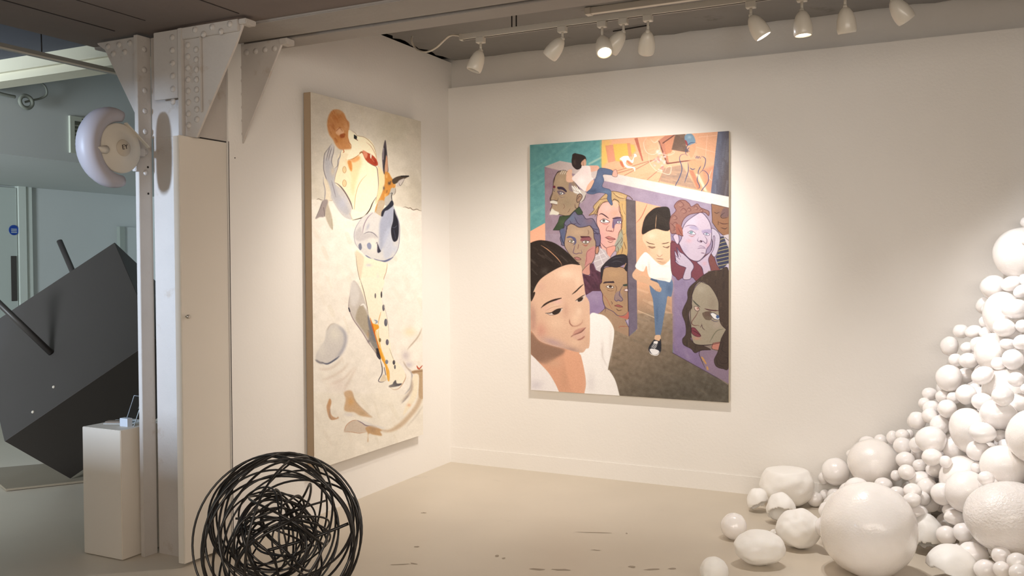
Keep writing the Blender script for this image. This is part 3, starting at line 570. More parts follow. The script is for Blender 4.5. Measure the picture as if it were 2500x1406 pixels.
    P.fill([(1535, 590), (1580, 590), (1578, 620), (1530, 618)], (240, 236, 228), line=(50, 50, 60), lw=3)
    for i in range(4): P.line([(1500+i*10, 665-i*16), (1560+i*6, 672-i*16)], (236, 234, 228), 5); P.line([(1508+i*10, 650-i*16), (1550+i*6, 690-i*18)], (236, 234, 228), 4)
    # ---- man far right, cropped
    A(); M = P.fill([(2235, 905), (2450, 955), (2450, 1290), (2380, 1290), (2320, 1240), (2245, 1130)], (150, 104, 70), False, line=K, lw=5)
    P.blob(2330, 1010, 50, 60, (132, 96, 78), .7, clip=M); P.fill([(2380, 960), (2445, 970), (2445, 1060), (2350, 1060)], (118, 88, 84), clip=M, soft=1)
    P.line([(2265, 1005), (2300, 1020), (2330, 1005)], (60, 40, 40), 6); P.line([(2400, 1010), (2350, 1050), (2370, 1080), (2440, 1070)], (50, 34, 36), 6)
    P.line([(2325, 1130), (2380, 1150), (2445, 1145)], (70, 36, 34), 7); P.line([(2350, 1195), (2400, 1210), (2430, 1195)], (70, 44, 40), 8); P.line([(2320, 1120), (2318, 1160)], K, 5)
    B(); P.fill([(2325, 180), (2450, 150), (2450, 420), (2330, 440), (2290, 400)], (200, 188, 190), False)
    M = P.fill([(2340, 180), (2385, 175), (2450, 330), (2450, 600), (2340, 600), (2290, 440), (2330, 320)], (58, 60, 86), False)
    for i in range(9): y = 195+i*46; P.line([(2285+max(0, 60-i*12), y+30), (2360, y+15), (2445, y-5)], (196, 180, 110), 7, taper=False, clip=M)
    P.line([(2400, 190), (2450, 230)], K, 5); P.fill([(2380, 590), (2420, 530), (2450, 515), (2450, 605)], (196, 186, 204))
    # ---- red haired woman, hand on cheek
    P.fill([(1735, 260), (1800, 250), (1900, 330), (2050, 440), (2080, 480), (2130, 600), (2140, 660), (2060, 730), (2000, 680), (1880, 690), (1830, 715), (1800, 680), (1745, 600)], (124, 62, 74), line=K, lw=4)
    P.fill([(2130, 440), (2240, 380), (2300, 520), (2340, 600), (2230, 630), (2200, 560)], (128, 74, 70), line=K, lw=4)
    P.fill([(2200, 130), (2240, 80), (2300, 110), (2340, 180), (2330, 300), (2280, 430), (2230, 370), (2250, 250)], (192, 180, 198), line=K, lw=5)
    M = P.fill([(1870, 120), (1920, 10), (2050, -90), (2120, -110), (2200, -20), (2235, 90), (2230, 250), (2180, 330), (2160, 400), (2080, 480), (1980, 460), (1900, 380), (1850, 290), (1840, 260), (1870, 200)], (200, 182, 198), line=(70, 50, 76), lw=7)
    P.blob(2000, 0, 80, 60, (214, 196, 212), .7, clip=M); P.blob(1960, 230, 40, 30, (214, 160, 170), .6, clip=M); P.blob(2195, 290, 30, 50, (206, 150, 168), .7, clip=M); P.blob(1910, 330, 40, 60, (178, 164, 190), .6, clip=M)
    P.fill([(1960, 60), (2040, 50), (2080, 100), (2000, 90)], (160, 150, 186), soft=1, alpha=.7); P.fill([(2120, 105), (2220, 90), (2235, 130), (2170, 150), (2130, 140)], (158, 142, 180), soft=1, alpha=.8)
    P.line([(1900, 70), (1950, 45), (2020, 45), (2060, 65)], (84, 60, 90), 5)
    P.fill([(1945, 130), (1990, 108), (2045, 150), (1990, 155)], (226, 220, 222), line=(90, 60, 90), lw=5); P.dot(1988, 130, 22, 18, (122, 152, 160)); P.fill([(1950, 160), (2000, 175), (2040, 155), (2000, 185)], (176, 110, 110), soft=.4)
    P.fill([(2135, 150), (2170, 130), (2215, 158), (2180, 168)], (216, 212, 220), line=(80, 60, 96), lw=5); P.dot(2175, 148, 14, 12, (124, 140, 160))
    P.line([(2080, 190), (2065, 230), (2110, 250), (2130, 235), (2170, 265), (2180, 220), (2150, 170)], (70, 46, 80), 6); P.fill([(2090, 232), (2115, 228), (2120, 248)], (70, 36, 50))
    P.line([(2065, 330), (2110, 320), (2165, 325)], (96, 60, 100), 6); P.line([(2075, 310), (2100, 295), (2150, 310), (2165, 345)], (120, 84, 120), 5); P.line([(2115, 380), (2150, 385)], (110, 70, 100), 8)
    P.fill([(1765, 180), (1790, 150), (1830, 165), (1840, 240), (1820, 275), (1790, 240)], (204, 184, 200), line=(80, 56, 76), lw=6)
    P.fill([(2090, 480), (2150, 430), (2240, 340), (2260, 180), (2278, 200), (2262, 330), (2225, 400), (2200, 470), (2230, 590), (2215, 640), (2150, 660), (2120, 560), (2060, 500)], (196, 176, 196), line=(66, 46, 76), lw=6); P.blob(2150, 510, 30, 30, (214, 160, 170), .6)
    P.fill([(1810, 310), (1850, 370), (1900, 400), (2000, 500), (2020, 560), (1990, 620), (1980, 700), (1890, 700), (1915, 590), (1920, 560), (1840, 530), (1790, 480), (1800, 470), (1785, 360), (1800, 370), (1830, 430)], (194, 178, 196), line=(66, 46, 76), lw=6)
    for l in ([(1810, 320), (1860, 430)], [(1790, 410), (1850, 460)], [(1785, 450), (1830, 500)]): P.line(l, (66, 46, 76), 4)
    A(); Hr = (150, 104, 92); HL = (96, 48, 48)
    P.fill([(1720, 1140), (1740, 1060), (1800, 990), (1780, 930), (1830, 870), (1900, 860), (1960, 900), (1990, 940), (2060, 905), (2100, 950), (2160, 975), (2205, 1000), (2200, 1050), (2150, 1010), (2040, 1020), (1960, 1040), (1900, 1090), (1870, 1160), (1860, 1240), (1885, 1300), (1800, 1270), (1740, 1260)], Hr, line=HL, lw=7)
    for c in ((1850, 920, 45), (1780, 1080, 35), (1890, 1000, 40), (1790, 1170, 40), (2040, 960, 30), (2110, 990, 22), (1800, 1240, 28), (1960, 980, 26)):
        P.line([(c[0]-c[2], c[1]), (c[0], c[1]-c[2]), (c[0]+c[2], c[1]), (c[0]+5, c[1]+c[2]*.6), (c[0]-c[2]*.4, c[1]+5)], HL, 5); P.blob(c[0], c[1], c[2]*.5, c[2]*.4, (176, 128, 110), .5)
    B(); P.line([(1725, 10), (1780, 60), (1770, 110)], HL, 5); P.fill([(1800, 30), (1870, 60), (1885, 170), (1850, 150), (1810, 150)], (160, 92, 74)); P.line([(1820, 60), (1850, 120), (1885, 175)], HL, 5)
    # ---- dark haired woman, bottom right
    B(); M = P.fill([(2110, 740), (2200, 600), (2450, 590), (2450, 2010), (2170, 1810), (2130, 1700), (2090, 1500), (2000, 1440), (1970, 1200), (1960, 1050), (2010, 900)], (138, 122, 108), False)
    P.fill([(2110, 735), (2040, 800), (2000, 900), (2000, 960), (1980, 1100), (1985, 1180), (1990, 1330), (1990, 1400), (2030, 1500), (2110, 1515), (2300, 1500), (2400, 1470), (2430, 1330), (2350, 1200), (2330, 900), (2250, 800)], (158, 146, 122), line=K, lw=6)
    P.blob(2110, 820, 60, 50, (176, 164, 142), .7); P.blob(2250, 1000, 60, 100, (144, 128, 108), .6); P.blob(2300, 1260, 60, 50, (176, 156, 140), .6)
    M = P.fill([(2260, 1490), (2380, 1480), (2360, 1570), (2250, 1560)], (196, 124, 104), line=K, lw=5)
    C(); M = P.fill([(2090, 740), (2130, 700), (2230, 690), (2460, 760), (2460, 1120), (2170, 950), (2130, 870), (2100, 810)], (140, 118, 138), False); P.line([(2230, 700), (2110, 705), (2090, 750), (2130, 850), (2170, 940)], K, 6)
    P.fill([(2115, 790), (2135, 790), (2180, 860), (2165, 870)], (206, 148, 62), soft=.5); P.fill([(2180, 900), (2200, 910), (2205, 945), (2185, 940)], (206, 148, 62), soft=.5); P.blob(2250, 850, 80, 100, (152, 124, 150), .6)
    B()
    M = P.fill([(2060, 720), (2130, 660), (2220, 610), (2340, 595), (2450, 610), (2452, 1330), (2420, 1320), (2350, 1240), (2330, 1100), (2320, 960), (2230, 800), (2120, 730), (2050, 770), (2010, 850), (1990, 960), (2000, 1050), (1970, 1090), (1960, 1150), (1985, 1300), (1990, 1405), (1985, 1440), (2040, 1500), (2130, 1520), (2230, 1570), (2120, 1575), (2040, 1610), (1990, 1560), (1900, 1510), (1885, 1440), (1925, 1380), (1920, 1250), (1880, 1130), (1900, 1050), (1945, 950), (1945, 860), (1980, 790)], (72, 56, 46), line=K, lw=5)
    P.streaks(M, 95, 60, 22, 4, [(96, 78, 62), (54, 42, 38)], .5)
    C(); P.fill([(2360, 560), (2420, 450), (2455, 430), (2455, 900), (2380, 930), (2300, 900), (2275, 820), (2320, 720)], (70, 54, 46), line=K, lw=5)
    for l in ([(2330, 800), (2360, 860), (2430, 860), (2440, 800), (2390, 790)], [(2300, 790), (2320, 880), (2400, 905)], [(2390, 600), (2370, 700), (2440, 740)]): P.line(l, (40, 30, 28), 5)
    B()
    P.line([(2010, 960), (2050, 1005), (2100, 1045)], (70, 72, 60), 14); P.line([(2155, 1065), (2230, 1085), (2330, 1090)], (76, 30, 40), 13)
    P.fill([(2025, 1040), (2070, 1040), (2092, 1080), (2060, 1095), (2035, 1075)], (206, 180, 160), line=K, lw=5); P.blob(2070, 1060, 12, 12, (140, 70, 66), .9)
    P.fill([(2130, 1120), (2230, 1100), (2245, 1170), (2220, 1205), (2160, 1190)], (110, 92, 74), soft=.6, line=(84, 66, 50), lw=3)
    for i in range(6): P.line([(2165+i*12, 1100), (2160+i*12, 1160)], (86, 50, 50), 3, taper=False)
    P.fill([(2222, 1130), (2260, 1115), (2330, 1160), (2332, 1200), (2270, 1190)], (228, 226, 220), line=(50, 40, 60), lw=6); P.dot(2315, 1165, 20, 22, (66, 92, 140)); P.line([(2225, 1190), (2270, 1220), (2330, 1225)], (70, 60, 90), 6)
    P.line([(2085, 1080), (2050, 1150), (1998, 1230), (2020, 1270), (2080, 1270), (2090, 1285)], (100, 50, 46), 7); P.line([(2120, 1250), (2130, 1300), (2160, 1330)], (70, 40, 44), 6); P.line([(2120, 1265), (2105, 1295)], (70, 40, 44), 5)
    P.fill([(1995, 1300), (2030, 1300), (2060, 1330), (2110, 1400), (2060, 1410), (2000, 1370)], (126, 52, 66), line=(70, 26, 40), lw=5); P.line([(2000, 1330), (2060, 1360), (2110, 1400)], (60, 20, 34), 6)
    C(); P.blob(2060, 555, 50, 20, (210, 130, 110), .6); P.line([(2390, 440), (2300, 470), (2220, 600)], (96, 96, 74), 9, alpha=.8)
    P.line([(2000, 600), (2080, 640), (2200, 640), (2400, 600)], K, 6)
    # ---- large girl foreground
    C()
    M = P.fill([(-30, 380), (100, 480), (300, 600), (440, 660), (660, 700), (720, 1300), (360, 1300), (-30, 1000)], (222, 160, 122), soft=.4)
    P.fill([(20, 480), (150, 600), (440, 700), (330, 800), (200, 870), (20, 760)], (150, 112, 88), soft=3, clip=M); P.blob(300, 860, 120, 60, (214, 164, 128), .7, clip=M); P.blob(430, 1050, 60, 150, (204, 150, 112), .5, clip=M)
    P.fill([(440, 720), (640, 740), (700, 1250), (560, 1250), (470, 1000)], (230, 166, 126), soft=2, clip=M, alpha=.8)
    B(); P.fill([(745, 1150), (850, 1130), (950, 1170), (1030, 1280), (1045, 1380), (1020, 1560), (972, 1800), (990, 1830), (1060, 1950), (1110, 2130), (1130, 2260), (700, 2260), (700, 1990), (680, 1830), (640, 1650), (620, 1610), (700, 1500)], (246, 241, 232), soft=.4)
    C(); P.blob(900, 700, 20, 120, (222, 212, 202), .6); P.line([(900, 660), (905, 780), (970, 920)], (212, 202, 192), 9, alpha=.8, soft=1); P.blob(760, 1100, 60, 130, (224, 216, 212), .6); P.blob(1000, 600, 20, 200, (232, 222, 210), .6)
    P.fill([(-20, 745), (30, 760), (130, 860), (240, 980), (320, 1110), (375, 1235), (390, 1320), (-60, 1320)], (240, 234, 228), soft=.5); P.blob(90, 1130, 90, 70, (206, 198, 202), .6)
    B()
    M = P.fill([(-20, 950), (60, 850), (120, 720), (260, 620), (420, 540), (560, 515), (640, 540), (655, 640), (680, 780), (695, 900), (730, 960), (746, 1060), (745, 1500), (700, 1560), (640, 1608), (440, 1560), (280, 1520), (130, 1460), (40, 1350), (-20, 1300)], (224, 180, 146), soft=.4)
    P.fill([(20, 1000), (60, 1100), (80, 1300), (20, 1320)], (190, 140, 120), soft=4, clip=M, alpha=.7)
    P.blob(460, 640, 140, 70, (242, 206, 172), .8, clip=M); P.blob(600, 720, 40, 90, (238, 200, 166), .7, clip=M); P.blob(150, 800, 60, 60, (214, 164, 140), .6, clip=M)
    P.blob(150, 1330, 80, 110, (206, 140, 118), .7, clip=M); P.blob(60, 1150, 40, 120, (180, 136, 116), .6, clip=M); P.blob(300, 1480, 160, 50, (184, 150, 148), .8, ang=18, clip=M); P.blob(520, 1570, 120, 40, (176, 140, 124), .8, ang=10, clip=M)
    P.blob(330, 1240, 130, 80, (236, 196, 160), .7, clip=M); P.blob(570, 1190, 50, 70, (238, 200, 164), .8, clip=M); P.blob(610, 1100, 40, 60, (240, 206, 172), .7, clip=M)
    P.blob(450, 1080, 40, 110, (206, 156, 128), .7, clip=M); P.blob(490, 900, 60, 60, (216, 172, 140), .6, clip=M); P.blob(350, 980, 60, 40, (226, 176, 168), .7, clip=M); P.blob(230, 1060, 70, 30, (224, 168, 150), .7, clip=M)
    P.blob(720, 1250, 30, 120, (230, 188, 154), .6, clip=M); P.blob(700, 1450, 40, 90, (216, 170, 136), .6, clip=M); P.blob(560, 1480, 60, 40, (236, 196, 160), .6, clip=M)
    P.line([(495, 1190), (500, 1240), (540, 1280), (600, 1275), (650, 1240), (660, 1200)], (176, 118, 94), 12, alpha=.8, soft=1, clip=M); P.line([(500, 1200), (505, 1250), (540, 1285)], (140, 84, 66), 9, alpha=.8, soft=.6, clip=M)
    P.line([(150, 1058), (200, 1010), (290, 965), (400, 935)], (52, 32, 26), 17); P.line([(160, 1050), (250, 990), (400, 940)], (52, 32, 26), 10)
    P.line([(530, 890), (580, 850), (620, 810), (668, 768)], (60, 38, 28), 15)
    P.fill([(205, 1120), (280, 1115), (340, 1080), (410, 1062), (395, 1100), (350, 1130), (290, 1145), (240, 1140)], (224, 206, 190), soft=.3, clip=M); P.fill([(290, 1110), (340, 1080), (395, 1068), (375, 1115), (330, 1140), (295, 1135)], (54, 38, 30), soft=.3); P.line([(200, 1122), (270, 1118), (340, 1078), (415, 1060)], (44, 28, 24), 11); P.line([(215, 1125), (260, 1145), (320, 1145)], (120, 76, 60), 5)
    P.blob(300, 1040, 100, 28, (232, 196, 160), .7, ang=-20, clip=M); P.line([(210, 1090), (290, 1050), (400, 1030)], (186, 132, 108), 6, alpha=.8, soft=.6)
    P.fill([(575, 970), (620, 945), (680, 900), (700, 900), (660, 970), (620, 985)], (216, 192, 172), soft=.3, clip=M); P.fill([(598, 960), (640, 930), (665, 930), (650, 965), (612, 982)], (52, 36, 28), soft=.3); P.line([(570, 970), (620, 935), (685, 895)], (44, 28, 24), 10)
    P.line([(520, 1405), (590, 1370), (650, 1330), (698, 1300)], (150, 92, 78), 14, soft=.4); P.fill([(560, 1340), (620, 1310), (690, 1300), (640, 1345), (540, 1395)], (198, 138, 118), soft=.7, alpha=.8, clip=M)
    C(); P.line([(515, 540), (570, 510), (640, 480), (697, 425)], (128, 76, 66), 12, soft=.4); P.fill([(530, 530), (640, 490), (690, 460), (680, 520), (600, 570)], (220, 172, 146), soft=1, clip=M); P.line([(595, 575), (640, 565), (685, 530)], (166, 104, 88), 16, soft=.8); P.blob(60, 120, 1, 1, K, 0)
    B()
    M = P.fill([(-30, 300), (20, 262), (90, 235), (170, 228), (300, 255), (420, 330), (520, 420), (590, 490), (625, 530), (520, 520), (410, 545), (280, 610), (150, 700), (80, 800), (40, 900), (-20, 980)], (42, 30, 24), soft=.4)
    P.streaks(M, 40, 90, 26, 3, [(64, 50, 42), (30, 22, 18), (84, 72, 64)], .5); P.blob(190, 600, 50, 40, (84, 76, 70), .6, ang=-40, clip=M)
    P.line([(150, 290), (230, 340), (300, 400), (350, 450), (390, 500), (405, 540)], (196, 140, 96), 10); P.fill([(30, 900), (70, 860), (75, 890), (30, 980)], (50, 36, 30))
    P.dapple((0, 0, P.w, P.h, np.ones((P.h, P.w))), 1.6, .8)
    return P
def paint_figure():
    P = Pic(738, 205, 1046, 1172, 1.5, (238, 230, 212))
    T1 = lambda: P.tile(740, 215); T2 = lambda: P.tile(740, 440); T3 = lambda: P.tile(740, 680); T4 = lambda: P.tile(740, 900)
    ALL = (0, 0, P.w, P.h, np.ones((P.h, P.w)))
    T1()
    M = P.fill([(80, 0), (1500, 300), (1500, 1545), (1200, 1440), (1000, 1400), (500, 1380), (80, 1360)], (222, 213, 194), False, soft=1)   # upper ground, slightly darker wash
    P.blob(1100, 500, 300, 260, (208, 200, 176), .7); P.blob(250, 500, 140, 400, (208, 200, 184), .5); P.blob(1350, 1200, 160, 260, (200, 190, 168), .5)
    T2(); P.fill([(80, 235), (400, 240), (700, 260), (1200, 320), (1500, 370), (1500, 2600), (80, 2600)], (240, 232, 216), False, soft=2)
    P.streaks(ALL, 65, 160, 40, 9, [(240, 232, 212), (222, 212, 188), (232, 220, 200)], .25); P.dapple(ALL, 2.2, 6)
    WD = (120, 104, 88)
    P.line([(160, 235), (190, 225), (215, 238), (240, 235)], WD, 6); P.line([(300, 240), (340, 245), (375, 238)], (190, 170, 140), 5)
    P.line([(1220, 320), (1250, 315), (1290, 330), (1310, 325), (1345, 350), (1390, 340), (1420, 355), (1450, 360)], (126, 110, 90), 8)
    # upper torso glow body
    T1(); CR = (250, 238, 204); GR = (176, 170, 166)
    P.fill([(560, 510), (660, 570), (760, 590), (850, 660), (900, 820), (915, 960), (925, 1100), (905, 1300), (860, 1450), (740, 1560), (600, 1610), (580, 1560), (560, 1400), (470, 1260), (390, 1150), (385, 1080), (420, 980), (470, 770), (540, 700)], CR, soft=.5)
    P.fill([(440, 800), (580, 820), (560, 1050), (640, 1250), (610, 1400), (560, 1380), (470, 1250), (395, 1140), (420, 980)], (242, 226, 190), soft=1.5, alpha=.8)
    P.fill([(520, 870), (600, 870), (690, 820), (720, 900), (690, 1000), (640, 1200), (600, 1300), (570, 1000)], (242, 212, 160), soft=3, alpha=.7)
    P.fill([(545, 885), (585, 880), (600, 960), (590, 1010), (560, 960)], (222, 148, 80), soft=1, alpha=.9); P.fill([(580, 860), (680, 820), (690, 860), (620, 900)], (234, 170, 110), soft=1.5, alpha=.8)
    # arm at left
    M = P.fill([(350, 680), (380, 700), (370, 780), (350, 880), (360, 950), (385, 975), (415, 950), (430, 860), (460, 800), (440, 900), (420, 990), (390, 1090), (390, 1160), (470, 1230), (540, 1340), (600, 1480), (610, 1590), (540, 1590), (470, 1540), (400, 1440), (340, 1330), (310, 1200), (270, 1080), (250, 980), (255, 860), (290, 760)], (206, 200, 192), soft=.5)
    P.fill([(265, 860), (350, 900), (390, 1000), (380, 1150), (440, 1300), (560, 1480), (520, 1540), (400, 1400), (330, 1240), (280, 1080)], (186, 184, 184), soft=2, alpha=.8, clip=M)
    P.blob(360, 1010, 30, 60, (224, 204, 170), .6); P.blob(480, 1400, 60, 90, (196, 196, 204), .6, ang=20)
    for l in ([(350, 670), (300, 740), (262, 800), (250, 900), (252, 1000), (285, 1110), (320, 1210)], [(378, 700), (370, 780), (350, 850), (350, 910), (370, 960)], [(460, 770), (450, 830), (428, 870), (420, 940), (385, 975)], [(330, 700), (300, 800), (285, 880)], [(350, 720), (320, 820), (310, 880)]):
        P.line(l, (128, 122, 124), 9, alpha=.9, soft=.3)
    P.line([(390, 1150), (440, 1180), (500, 1250), (560, 1350), (590, 1420), (612, 1500)], (116, 104, 104), 15, soft=.4); P.line([(385, 1150), (395, 1060), (425, 960), (440, 880)], (170, 150, 130), 6)
    for l in ([(245, 1085), (250, 1160), (268, 1240), (262, 1350), (240, 1410)], [(345, 1120), (380, 1250), (400, 1330)]): P.line(l, (150, 144, 148), 9, soft=.4)
    P.fill([(250, 1110), (300, 1130), (340, 1280), (310, 1400), (300, 1500), (260, 1400), (280, 1280)], (232, 218, 190), soft=1, alpha=.8)
    T2(); P.fill([(235, 250), (300, 240), (290, 330), (260, 440), (200, 450), (150, 470), (195, 380)], (166, 154, 148), soft=1); P.fill([(290, 300), (310, 310), (350, 450), (360, 600), (310, 540), (270, 420)], (196, 184, 162), soft=1); P.line([(240, 250), (190, 380), (150, 468)], (130, 120, 116), 9, soft=.4); P.line([(265, 440), (250, 330)], (120, 108, 104), 6); P.line([(350, 470), (358, 600)], (176, 168, 140), 7, soft=.3)
    # head
    T1(); M = P.fill([(370, 255), (440, 255), (500, 300), (530, 370), (565, 420), (560, 520), (555, 600), (580, 690), (590, 730), (520, 740), (450, 740), (400, 690), (365, 620), (320, 560), (295, 460), (300, 370), (325, 300)], (206, 150, 98), soft=1.4)
    P.blob(400, 340, 70, 60, (188, 124, 70), .7, clip=M); P.blob(350, 450, 50, 60, (196, 136, 88), .6, clip=M); P.blob(440, 280, 50, 30, (216, 176, 130), .6, clip=M); P.blob(440, 620, 50, 60, (200, 140, 80), .7, clip=M); P.blob(520, 460, 30, 50, (220, 170, 124), .7, clip=M)
    P.fill([(420, 480), (470, 480), (500, 530), (450, 570), (400, 540)], (228, 184, 144), soft=.8); P.fill([(450, 560), (510, 545), (505, 590), (460, 600)], (168, 96, 48), soft=.8); P.line([(400, 520), (440, 480), (470, 475)], (170, 104, 60), 8, soft=.4); P.line([(500, 330), (540, 400), (560, 470)], (180, 120, 80), 8, alpha=.6, soft=.5)
    P.streaks(M, 60, 50, 12, 3, [(186, 120, 66), (222, 168, 116), (170, 104, 56)], .35)
    P.line([(555, 600), (560, 650), (590, 690), (585, 750), (560, 830), (525, 870)], (170, 104, 66), 7); P.line([(490, 740), (500, 770), (485, 780)], (190, 110, 70), 9)
    # beak-like shoulder, dark square, red mouth
    P.fill([(560, 500), (620, 560), (660, 620), (720, 740), (700, 780), (620, 840), (560, 870), (530, 860), (580, 750), (590, 690), (555, 600)], (250, 240, 208), soft=.5)
    P.fill([(622, 555), (660, 580), (655, 622), (620, 605)], (40, 46, 46), False); P.line([(640, 610), (668, 628)], (110, 60, 40), 7)
    P.line([(580, 495), (640, 540), (660, 570), (760, 595), (850, 680), (890, 780), (905, 860)], (176, 150, 116), 6); P.line([(770, 650), (830, 700), (880, 790), (905, 880)], (200, 160, 130), 7, soft=.5); P.line([(690, 790), (720, 770), (740, 800)], (150, 90, 40), 14, soft=.4); P.line([(540, 870), (620, 850), (700, 790)], (190, 130, 80), 6)
    P.fill([(730, 760), (790, 780), (850, 810), (895, 860), (915, 925), (870, 940), (800, 900), (755, 850)], (182, 84, 58), soft=.6); P.fill([(730, 750), (790, 790), (770, 850), (740, 810)], (224, 150, 120), soft=1); P.fill([(820, 800), (840, 805), (832, 850), (822, 840)], (236, 224, 200)); P.blob(880, 890, 20, 30, (150, 50, 30), .7); P.line([(830, 835), (860, 880), (880, 900)], (210, 150, 120), 5)
    P.line([(780, 890), (850, 930), (900, 960), (915, 1050), (922, 1180), (910, 1290), (870, 1400), (850, 1440)], (134, 118, 116), 9, soft=.3); P.line([(910, 940), (950, 990), (970, 1030)], (170, 120, 90), 6)
    P.dot(505, 990, 22, 40, (230, 206, 160)); P.dot(505, 1157, 24, 42, (232, 208, 162))
    for c in ((505, 990, 22, 40), (505, 1157, 24, 42)):
        P.line([(c[0]+c[2]*math.cos(t), c[1]+c[3]*math.sin(t)) for t in np.linspace(0, 6.3, 14)], (196, 154, 110), 5, taper=False)
    P.line([(780, 1050), (720, 1110), (670, 1200), (640, 1320), (628, 1440), (622, 1560)], (212, 178, 132), 8)
    T2(); P.fill([(600, 350), (700, 380), (800, 330), (870, 200), (880, 260), (830, 340), (740, 430), (640, 470), (590, 450)], (250, 240, 210), soft=.8); P.line([(604, 482), (650, 472), (740, 440), (810, 360), (850, 270), (890, 200)], (66, 54, 50), 12); P.line([(600, 470), (570, 400)], (200, 184, 160), 6)
    # dog head
    T1(); P.line([(935, 960), (985, 1040), (1000, 1120), (980, 1230), (930, 1350), (880, 1400)], (180, 130, 90), 6)
    P.fill([(920, 950), (990, 1040), (1000, 1130), (975, 1240), (930, 1340), (880, 1410), (905, 1300), (925, 1150)], (240, 216, 170), soft=.6)
    P.fill([(1005, 620), (1025, 760), (1035, 900), (1040, 1010), (990, 1040), (970, 900), (970, 780)], (96, 88, 92), soft=.5); P.fill([(1005, 820), (1030, 840), (1035, 1000), (1000, 1020)], (204, 160, 130), soft=.6); P.line([(995, 700), (1010, 780), (985, 1000)], (40, 40, 50), 12); P.line([(985, 720), (978, 860)], (190, 180, 180), 7)
    M = P.fill([(1000, 1020), (1045, 1020), (1080, 1080), (1110, 1120), (1130, 1180), (1100, 1240), (1060, 1290), (1010, 1330), (990, 1420), (950, 1520), (890, 1520), (890, 1440), (960, 1290), (1000, 1150)], (206, 148, 78), soft=.8); P.streaks(M, 100, 60, 8, 3.5, [(130, 96, 66), (222, 168, 96), (232, 190, 130), (96, 80, 72)], .6)
    P.fill([(1090, 1110), (1150, 1070), (1230, 1055), (1295, 1062), (1250, 1090), (1180, 1130), (1110, 1160)], (90, 78, 66), soft=.5); P.line([(1200, 1065), (1290, 1062)], (40, 38, 42), 14); P.fill([(1170, 1120), (1240, 1090), (1200, 1150), (1170, 1190), (1140, 1180)], (206, 196, 186), soft=.7); P.line([(1170, 1140), (1190, 1180), (1240, 1100)], (120, 112, 110), 6)
    P.blob(1050, 1150, 16, 22, (70, 60, 54), .8); P.blob(985, 1210, 12, 24, (80, 80, 84), .8)
    P.fill([(1080, 1210), (1130, 1220), (1130, 1270), (1090, 1300), (1090, 1420), (1000, 1420), (1000, 1330), (1050, 1290)], (190, 184, 172), soft=.8); P.line([(1065, 1280), (1090, 1270), (1080, 1310), (1088, 1370)], (60, 60, 60), 8); P.line([(1130, 1200), (1125, 1270), (1095, 1300)], (150, 130, 110), 6)
    T2(); P.fill([(930, 240), (1000, 250), (980, 340), (960, 430), (900, 450), (880, 430), (900, 330)], (196, 178, 152), soft=.8); P.line([(880, 350), (875, 430), (920, 450), (965, 430), (960, 380), (985, 360)], (130, 112, 96), 6)
    # torso, blue grey
    M = P.fill([(1085, 240), (1110, 330), (1150, 440), (1175, 520), (1178, 640), (1160, 800), (1110, 920), (1030, 990), (900, 980), (780, 930), (700, 850), (640, 760), (622, 660), (650, 560), (720, 450), (850, 380), (960, 430), (1000, 360)], (216, 212, 204), soft=.6)
    P.fill([(1010, 350), (1090, 280), (1110, 400), (1080, 560), (1000, 760), (940, 870), (910, 860), (930, 700), (940, 500)], (168, 172, 186), soft=2, alpha=.9, clip=M); P.fill([(980, 700), (1060, 560), (1100, 740), (1080, 900), (990, 940)], (192, 196, 206), soft=2.5, alpha=.7, clip=M); P.blob(790, 560, 18, 50, (176, 176, 186), .7, ang=20); P.fill([(630, 660), (700, 560), (730, 640), (860, 640), (930, 700), (820, 700), (680, 740)], (196, 190, 186), soft=1.5, alpha=.8, clip=M)
    P.blob(860, 780, 70, 90, (240, 232, 214), .7, clip=M); P.blob(1120, 830, 40, 60, (200, 204, 212), .7, clip=M)
    P.fill([(1085, 235), (1105, 290), (1040, 350), (1000, 370), (975, 430), (955, 425), (970, 360), (1040, 290)], (52, 54, 66), soft=.5)
    P.fill([(1110, 340), (1130, 400), (1165, 500), (1168, 640), (1150, 720), (1110, 740), (1085, 690), (1075, 590), (1100, 480)], (42, 44, 58), soft=.5); P.line([(1085, 560), (1115, 570), (1150, 540)], (110, 112, 124), 6); P.line([(1110, 600), (1130, 700)], (90, 92, 110), 8, alpha=.7)
    P.line([(1100, 300), (1140, 400), (1175, 520), (1180, 640), (1165, 800), (1120, 900), (1050, 970)], (150, 150, 166), 8, soft=.3); P.line([(870, 955), (930, 978), (1000, 980), (1070, 950), (1100, 930)], (110, 116, 142), 20, soft=.5); P.line([(760, 910), (800, 935), (840, 960)], (130, 134, 156), 13, soft=.4)
    P.line([(720, 450), (650, 560), (622, 660), (640, 770), (700, 850)], (170, 166, 170), 8, soft=.4); P.line([(850, 390), (790, 450), (745, 540), (725, 640)], (150, 130, 140), 9, soft=.4); P.line([(740, 650), (800, 625), (860, 640), (910, 690)], (120, 116, 124), 8, soft=.3)
    P.fill([(680, 780), (705, 765), (718, 820), (700, 850), (680, 825)], (128, 130, 142), soft=.5); P.fill([(780, 780), (810, 755), (835, 790), (825, 835), (795, 830)], (150, 154, 172), soft=.6)
    P.fill([(910, 770), (935, 830), (950, 860), (910, 875)], (60, 60, 74), soft=.4); P.line([(890, 770), (905, 755), (915, 850)], (120, 112, 120), 8)
    # leg
    M = P.fill([(650, 850), (730, 920), (860, 960), (1030, 1010), (1015, 1100), (980, 1220), (955, 1400), (900, 1400), (740, 1400), (690, 1200), (660, 1050)], (244, 232, 204), soft=.5)
    P.fill([(640, 870), (740, 930), (720, 1100), (700, 1200), (665, 1060)], (226, 208, 180), soft=1.5, alpha=.8); P.blob(800, 1030, 40, 20, (196, 196, 206), .6); P.blob(910, 1200, 18, 60, (226, 220, 210), .6)
